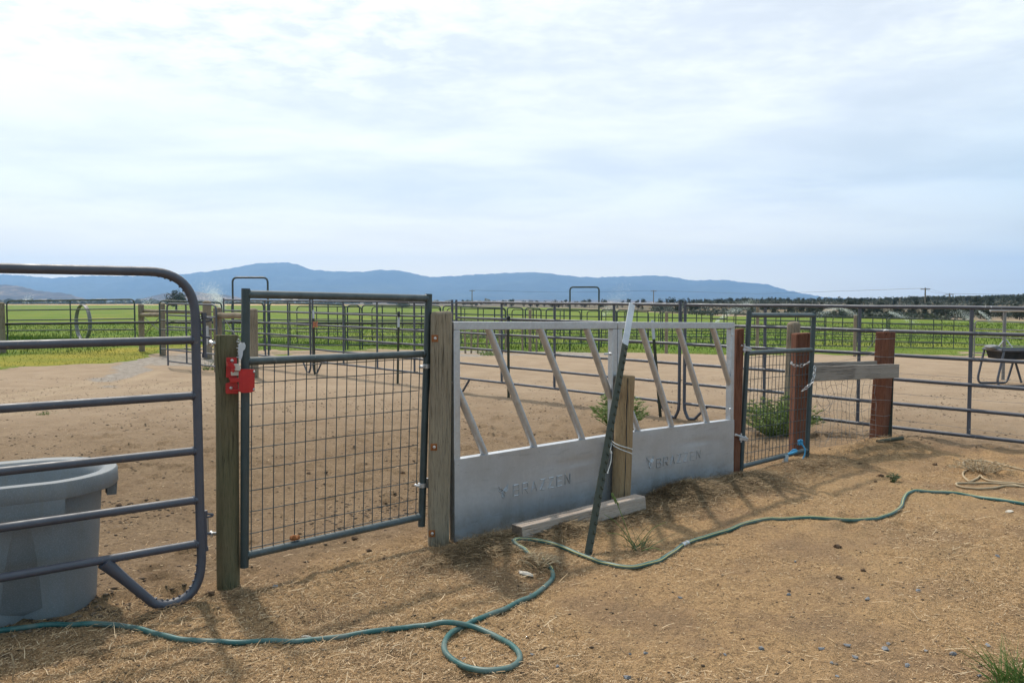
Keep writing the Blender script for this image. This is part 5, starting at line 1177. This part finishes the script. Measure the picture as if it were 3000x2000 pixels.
def spray(label,pts,Y,r0,r1,d0,d1):
    # a jet is a cloud of fine drops, dense at the nozzle and thinning out along its path
    p=[P(x,y,Y+i*.4) for i,(x,y) in enumerate(pts)]; sp=smooth_path(p,8); N=len(sp); mb=MB(); rr=random.Random(int(Y*10)+int(pts[0][0])); sc_=Y/70.0
    L=sum((b-a).length for a,b in zip(sp,sp[1:])); area=L*(r0+r1); n=min(9000,int(260*(d0+d1)*area/(sc_*sc_)*4.2)+60)
    for _ in range(n):
        while True:
            k=rr.random()
            if rr.random()<((d0+(d1-d0)*k)*(r0+(r1-r0)*k))/(max(d0,d1)*max(r0,r1)): break
        i=min(N-1,int(k*(N-1))); c=sp[i].lerp(sp[min(N-1,i+1)],rr.random()); r_=(r0+(r1-r0)*k)*.55
        c=c+Vector((rr.gauss(0,1)*r_,rr.gauss(0,1)*r_,rr.gauss(0,1)*r_-abs(rr.gauss(0,1))*r_*.5)); s_=rr.uniform(.012,.024)*sc_
        a=Vector((rr.gauss(0,1),rr.gauss(0,1),rr.gauss(0,1))).normalized(); b=a.orthogonal().normalized(); mb.tri(c+a*s_,c+b*s_-a*s_*.5,c-b*s_-a*s_*.5)
    o=obj('sprinkler_spray',mb,M['spray'],None,p[0],smooth=0); tag(o,label,'water spray','sprinkler jets over the field')
spray('white sprinkler plume rising beside the rounded corner of the left panel',[(652,905),(646,885),(632,862),(615,848),(596,842)],60,.12,.9,.75,.10)
spray('tall faint sprinkler plume fanning up above the middle of the back fence',[(1765,925),(1785,900),(1805,872),(1828,838)],75,.15,1.1,.28,.05)
spray('long thin sprinkler jet slanting up to the right left of the small gate',[(2098,942),(2120,926),(2150,905),(2185,890),(2205,884)],70,.10,.55,.60,.10)
spray('left half of the sprinkler arc over the field right of the small gate',[(2456,901),(2440,903),(2420,911),(2395,922),(2370,936)],85,.12,.55,.50,.06)
spray('right half of the sprinkler arc over the field right of the small gate',[(2458,901),(2476,906),(2497,916),(2515,928)],85,.12,.4,.55,.12)
spray('low sprinkler arc left of the red stained square post',[(2604,913),(2630,921),(2655,932),(2685,946)],80,.10,.4,.55,.12)
spray('thin sprinkler jet falling right of the last back fence upright',[(2868,911),(2885,922),(2905,940)],70,.08,.25,.6,.25)
spray('misty sprinkler plume low over the field left of the last upright',[(2838,935),(2828,920),(2808,912),(2780,910)],85,.12,1.1,.4,.10)
spray('small far sprinkler mist in front of the brown hills at the left',[(70,882),(80,874),(92,868)],400,.5,2.2,.3,.1)
spray('far low sprinkler mist left of the lone tree',[(415,893),(430,884),(445,880)],300,.4,1.8,.3,.08)
def upole(label,px,pt_,D,H,stub=False):
    t_=P(px,pt_,D); gx=gz(t_.x,t_.y); root=thing('utility_pole',label,'utility pole',(t_.x,t_.y,gx),'utility poles beyond the field'); mb=MB(); mb.tube([Vector((t_.x,t_.y,gx-.3)),t_],[.20,.16],8); obj('pole',mb,M['post_far'],root)
    if not stub:
        mb=MB(); mb.bar(t_+Vector((-1.15,0,-.35)),t_+Vector((1.15,0,-.35)),.2,.2); arm=obj('crossarm',mb,M['post_far'],root); mb=MB()
        for o in (-1.05,-.5,.5,1.05): mb.tube([t_+Vector((o,0,-.29)),t_+Vector((o,0,-.1))],.05,6)
        obj('insulators',mb,M['galv'],arm)
    return t_
p1=upole('utility pole with a crossarm before the mountains left of the middle',1383,849,330,9); p2=upole('utility pole with a crossarm before the mountains right of the middle',1915,850,330,9)
p3=upole('taller utility pole with a crossarm among the junipers on the right',2711,843,205,9); p4=upole('shorter utility pole with a wide crossarm among the junipers on the right',2782,859,235,8); p5=upole('bare pole without a crossarm among the junipers on the right',2637,871,170,6,True)
mb=MB()
for o in (-1.0,1.0):
    for a,b in ((p1,p2),(p3,p4)): mb.tube([a+(b-a)*i/12+Vector((o,0,-.12-1.2*math.sin(PI*i/12)*((b-a).length/130))) for i in range(13)],.018,4)
    mb.tube([p4+Vector((o,0,-.1)),p4+Vector((60+o,20,-.6))],.018,4); mb.tube([p2+Vector((o,0,-.1)),p2+(p3-p2)*.5+z(-1.5),p3+Vector((o,0,-.1))],.018,4)
single('power_lines',mb,M['black'],'thin sagging power lines strung between the distant poles','power line',p1)

# feed table with a T shaped post at the right edge
def feed_table():
    Yt=14.6; c=P(2975,1030,Yt); gx=gz(c.x,c.y); root=thing('feed_table','black feed basin in a bent pipe stand at the right edge of the pen','feeder',(c.x,c.y,gx)); w=.58; d=.34; H=P(2950,1024,Yt).z
    lp=P(2908,1024,Yt); x0=lp.x; x1=x0+1.25; y0=Yt-.3; y1=Yt+.3
    mb=MB(); mb.tube(fillet([Vector((x0,y0,H)),Vector((x1,y0,H)),Vector((x1,y1,H)),Vector((x0,y1,H)),Vector((x0,y0,H))],.03,3),.024,8); obj('top_frame',mb,M['slate_far'],root)
    mb=MB(); b=len(mb.v); o=.03
    for (k,zz) in ((1,H-.005),(.93,H-.16)):
        for sx_,sy_ in ((x0+o,y0+o),(x1-o,y0+o),(x1-o,y1-o),(x0+o,y1-o)): mb.v.append(Vector(((x0+x1)/2+(sx_-(x0+x1)/2)*k,(y0+y1)/2+(sy_-(y0+y1)/2)*k,zz)))
    for k in range(4): mb.face((b+k,b+(k+1)%4,b+4+(k+1)%4,b+4+k))
    mb.face((b+4,b+5,b+6,b+7)); obj('basin',mb,M['tankblack'],root,smooth=0)
    for yy in (y0,y1):
        q=lambda px_,py_: P(px_,py_,yy)
        mb=MB(); L0=Vector((x0+.03,yy,H)); e=P(2893,1098,Yt); e2=P(2896,1120,Yt); X=P(2982,1112,Yt)
        mb.tube(fillet([L0,Vector((e.x,yy,gx+.12)),Vector((e2.x,yy,gx+.02)),Vector((X.x-.02,yy,gx+.02)),Vector((X.x+.02,yy,gx+.14)),Vector((x0+.62,yy,H))],.06,4),.02,8); obj('leg',mb,M['slate_far'],root)
        mb=MB(); mb.tube([Vector((x0+.52,yy,H)),Vector((x0+.72,yy,gx+.02))],.02,8); obj('leg',mb,M['slate_far'],root)
    mb=MB(); c2=P(2905,1016,Yt); mb.ico(c2,.13,1.6,.8,.45,.2); single('feed_sack',mb,M['stone'],'grey crumpled lump lying on the left end of the feed table','sack',c2)
feed_table()
tpz=P(2944,909,15.6); mb=MB(); mb.tube([Vector((tpz.x,tpz.y,gz(tpz.x,tpz.y))),tpz],.030,10); r_=thing('tee_post','pale steel tee shaped post standing behind the feed table','post',(tpz.x,tpz.y,gz(tpz.x,tpz.y))); obj('pole',mb,M['thin_wire'],r_); mb=MB(); mb.tube([P(2901,909,15.5),P(3060,909,15.7)],.028,10); obj('crossbar',mb,M['galv'],r_)
mb=MB(); mb.tube([P(2922,1018,15.5),P(2942,995,15.6)],.012,5); mb.tube([P(2966,1018,15.5),P(2948,995,15.6)],.012,5); obj('stay',mb,M['galv'],r_)

# trees
def juniper_mesh(seed,H,W,n,trunk=.25,round_=.5):
    rr=random.Random(seed); mb=MB(); mb.mi=1; mb.tube([Vector((0,0,-.25)),Vector((.02,.01,H*.35)),Vector((0,.03,H*.75))],[W*.07,W*.05,.02],7); 
    lob=[(rr.uniform(-.28,.28)*W,rr.uniform(-.28,.28)*W,H*rr.uniform(trunk,.92),rr.uniform(.20,.36)*W) for _ in range(11)]
    for k in range(4):
        x,y,zz,r_=lob[k]; mb.tube([Vector((0,0,H*.2)),Vector((x,y,zz))],[W*.03,.015],5)
    mb.mi=0
    for _ in range(n):
        x,y,zz,r_=rr.choice(lob); th=rr.random()*6.28; ph=math.acos(rr.uniform(-1,1)); q=r_*(.55+.5*rr.random())*(1-(1-round_)*max(0,zz/H-.4))
        c=Vector((x+q*math.sin(ph)*math.cos(th),y+q*math.sin(ph)*math.sin(th),max(H*.06,zz+q*math.cos(ph)*1.05))); s=W*rr.uniform(.035,.085); u=Vector((rr.gauss(0,1),rr.gauss(0,1),rr.gauss(0,1))).normalized(); v=u.orthogonal().normalized()
        mb.tri(c+u*s,c+v*s*.8-u*s*.4,c-v*s*.8-u*s*.5)
        mb.tri(c+v*s,c+u.cross(v)*s*.8-v*s*.3,c-u.cross(v)*s*.7-v*s*.4)
    return mesh_from('juniper',mb,[M['juniper'],M['bark']],Vector((0,0,0)),0)
JM=[juniper_mesh(k,1.0,w,420,.28,rd) for k,(w,rd) in enumerate(((.8,.8),(.62,.35),(.95,.9),(.55,.3),(1.1,1.0),(.75,.5)))]
def tree_at(me,x,y,h,label,group,name='juniper',cat='tree',wide=1.0):
    o=bpy.data.objects.new(name,me); COL.objects.link(o); o.location=(x,y,gz(x,y)-.05*h); o.rotation_euler=(0,0,random.random()*6.28); o.scale=(h*wide,h*wide,h); tag(o,label,cat,group); return o
rt_=random.Random(77); cnt=0
while cnt<290:                                     # the hillside on the right
    u=rt_.uniform(.17,.66); ex=4+300*rt_.random()**1.7; D=far_edge(u)+ex
    if rt_.random()>sstep(.17,.42,u)*.75+.25 or vnoise(u*D,D,26.)<rt_.uniform(.0,.36): continue
    h=rt_.uniform(.9,1.9)*(1 if ex<120 else 1.1); tree_at(rt_.choice(JM),u*D,D,h,'dark juniper tree on the brown hillside beyond the right of the field','junipers on the brown hillside',wide=rt_.uniform(.8,1.15)); cnt+=1
cnt=0
while cnt<62:                                      # the broken line of trees across the middle distance
    u=rt_.uniform(-.06,.22); D=far_edge(u)+rt_.uniform(10,120)*(1 if u<.1 else 1.3)
    if u<.02 and rt_.random()<.55: continue
    h=rt_.uniform(1.3,3.1)*D/330; tree_at(rt_.choice(JM),u*D,D,h,'small dark tree in the broken row beyond the middle of the field','trees beyond the middle of the field',wide=rt_.uniform(.8,1.2)); cnt+=1
def scrub():
    rng=np.random.default_rng(5); n=16000; u=rng.uniform(.17,.70,n); ex=2+330*rng.random(n)**1.6; D=far_edge(u)+ex; x=u*D; k=vnoise(x,D,17.)>rng.uniform(.2,.75,n); x,D=x[k],D[k]; n=len(x)
    zz=terrain(x,D); h=rng.uniform(.25,.95,n); m=7
    V=[];T=[]
    for j in range(m):
        c=np.stack([x+rng.normal(0,.35,n)*h,D+rng.normal(0,.35,n)*h,zz+h*rng.uniform(.05,.9,n)],-1); s=(h*.34)[:,None]
        a=rng.normal(0,1,(n,3)); a/=np.linalg.norm(a,axis=1)[:,None]; b=np.cross(a,rng.normal(0,1,(n,3))); b/=np.linalg.norm(b,axis=1)[:,None]
        V.append(np.stack([c+a*s,c+b*s-a*s*.5,c-b*s-a*s*.5],1)); T.append(rng.uniform(0,1,n))
    V=np.concatenate(V).reshape(-1,3); Fc=np.arange(len(V)); me=bpy.data.meshes.new('sagebrush'); me.vertices.add(len(V)); me.vertices.foreach_set('co',V.ravel()); me.loops.add(len(Fc)); me.loops.foreach_set('vertex_index',Fc.astype(np.int32)); me.polygons.add(len(V)//3); me.polygons.foreach_set('loop_start',(np.arange(len(V)//3)*3).astype(np.int32)); me.update()
    me.materials.append(M['juniper_grey']); o=bpy.data.objects.new('sagebrush',me); COL.objects.link(o); tag(o,'grey green sagebrush covering the brown hillside between the junipers',None,None,'stuff')
scrub()
def woodland():
    # the low even line of trees along the crest of the rise, too far and dense to tell one from the next
    rng=np.random.default_rng(8); n=3400; u=.20+.52*rng.random(n)**.8; ex=150+330*rng.random(n); D=far_edge(u)+ex; x=u*D; k=rng.random(n)<.35+.65*vnoise(x,D,30.); x,D=x[k],D[k]; n=len(x); zz=terrain(x,D); h=rng.uniform(1.0,2.1,n); m=34; V=[]
    for j in range(m):
        q=rng.uniform(.08,1,n); c=np.stack([x+rng.normal(0,.24,n)*h*(1.15-q*.7),D+rng.normal(0,.24,n)*h*(1.15-q*.7),zz+h*q],-1); s=(h*.13)[:,None]
        a=rng.normal(0,1,(n,3)); a/=np.linalg.norm(a,axis=1)[:,None]; b=np.cross(a,rng.normal(0,1,(n,3))); b/=np.linalg.norm(b,axis=1)[:,None]; V.append(np.stack([c+a*s,c+b*s-a*s*.5,c-b*s-a*s*.5],1))
    V=np.concatenate(V).reshape(-1,3); Fc=np.arange(len(V)); me=bpy.data.meshes.new('crest_woodland'); me.vertices.add(len(V)); me.vertices.foreach_set('co',V.ravel()); me.loops.add(len(Fc)); me.loops.foreach_set('vertex_index',Fc.astype(np.int32)); me.polygons.add(len(V)//3); me.polygons.foreach_set('loop_start',(np.arange(len(V)//3)*3).astype(np.int32)); me.update()
    me.materials.append(M['juniper']); o=bpy.data.objects.new('crest_woodland',me); COL.objects.link(o); tag(o,'low dark line of woodland along the crest of the brown hillside',None,None,'stuff')
woodland()
def big_tree(label,px,D,H,W,n,seed):
    x=(px-CX)/F*D; g=gz(x,D); root=thing('field_tree',label,'tree',(x,D,g)); rr=random.Random(seed); tr=MB(); tr.tube([Vector((x,D,g-.2)),Vector((x+.1,D,g+H*.3)),Vector((x-.05,D,g+H*.7))],[.35,.25,.06],8); cr=MB(); lob=[]
    for _ in range(22):
        a=rr.random()*6.28; k=rr.random()**.5; lob.append((x+math.cos(a)*k*W*.36,D+math.sin(a)*k*W*.36,g+H*(.32+.52*rr.random()*(1-.4*k)),W*rr.uniform(.13,.21)))
    for l in lob: tr.tube([Vector((x,D,g+H*.25)),Vector((l[0],l[1],l[2]))],[.10,.03],5)
    for _ in range(n):
        a,b,c_,r_=rr.choice(lob); v=Vector((rr.gauss(0,1),rr.gauss(0,1),rr.gauss(0,1))).normalized()*r_*(.5+.55*rr.random()); c=Vector((a,b,c_))+v; s=W*rr.uniform(.014,.03); u=Vector((rr.gauss(0,1),rr.gauss(0,1),rr.gauss(0,1))).normalized(); w=u.orthogonal().normalized(); cr.tri(c+u*s,c+w*s-u*s*.5,c-w*s-u*s*.5)
    obj('trunk',tr,M['bark'],root); obj('crown',cr,M['far_tree'],root,smooth=0)
big_tree('rounded lone tree standing by itself beyond the field at the left',517,240,6.6,6.6,3000,5)
big_tree('low wide tree beyond the field above the right end of the large mesh gate',1182,330,2.9,6.6,1500,8)
def far_band():
    mb=MB(); rr=random.Random(3)
    for _ in range(420):
        px=rr.choice([rr.uniform(-60,520),rr.uniform(520,1500),rr.uniform(-60,300)]); D=rr.uniform(900,1700); x=(px-CX)/F*D; g=gz(x,D); h=rr.uniform(2,5.5); w=rr.uniform(3,11)
        mb.ico((x,D,g+h*.35),h,w/h,1,.9,.35,rr)
    o=obj('distant_tree_line',mb,M['far_tree'],smooth=0); tag(o,'thin dark line of distant trees at the foot of the brown hills',None,None,'stuff')
    for i,(px,D,w,h,c) in enumerate(((128,1000,10,4,'white'),(60,1100,7,4,'white'),(850,1250,24,4.5,'galv'),(300,1200,14,5,'white'))):
        x=(px-CX)/F*D; g=gz(x,D); mb=MB(); mb.box((x,D,g+h/2),(w/2,0,0),(0,4,0),(0,0,h/2)); r0=thing('farm_building',['tiny pale farm building far behind the left gate','tiny pale shed far off at the left edge','long low grey barn far off above the large mesh gate','pale farmhouse far off behind the irrigation wheel'][i],'building',(x,D,g)); obj('wall',mb,M[c],r0,smooth=0)
        mb=MB(); b=len(mb.v); mb.v+=[Vector((x+sx_*w*.53,D+sy_*4.4,g+h)) for sx_,sy_ in ((-1,-1),(1,-1),(1,1),(-1,1))]+[Vector((x-w*.53,D,g+h*1.5)),Vector((x+w*.53,D,g+h*1.5))]
        for f in ((0,1,5,4),(2,3,4,5),(0,4,3),(1,2,5)): mb.face([b+k for k in f])
        obj('roof',mb,M['slate_far'],r0,smooth=0)
far_band()
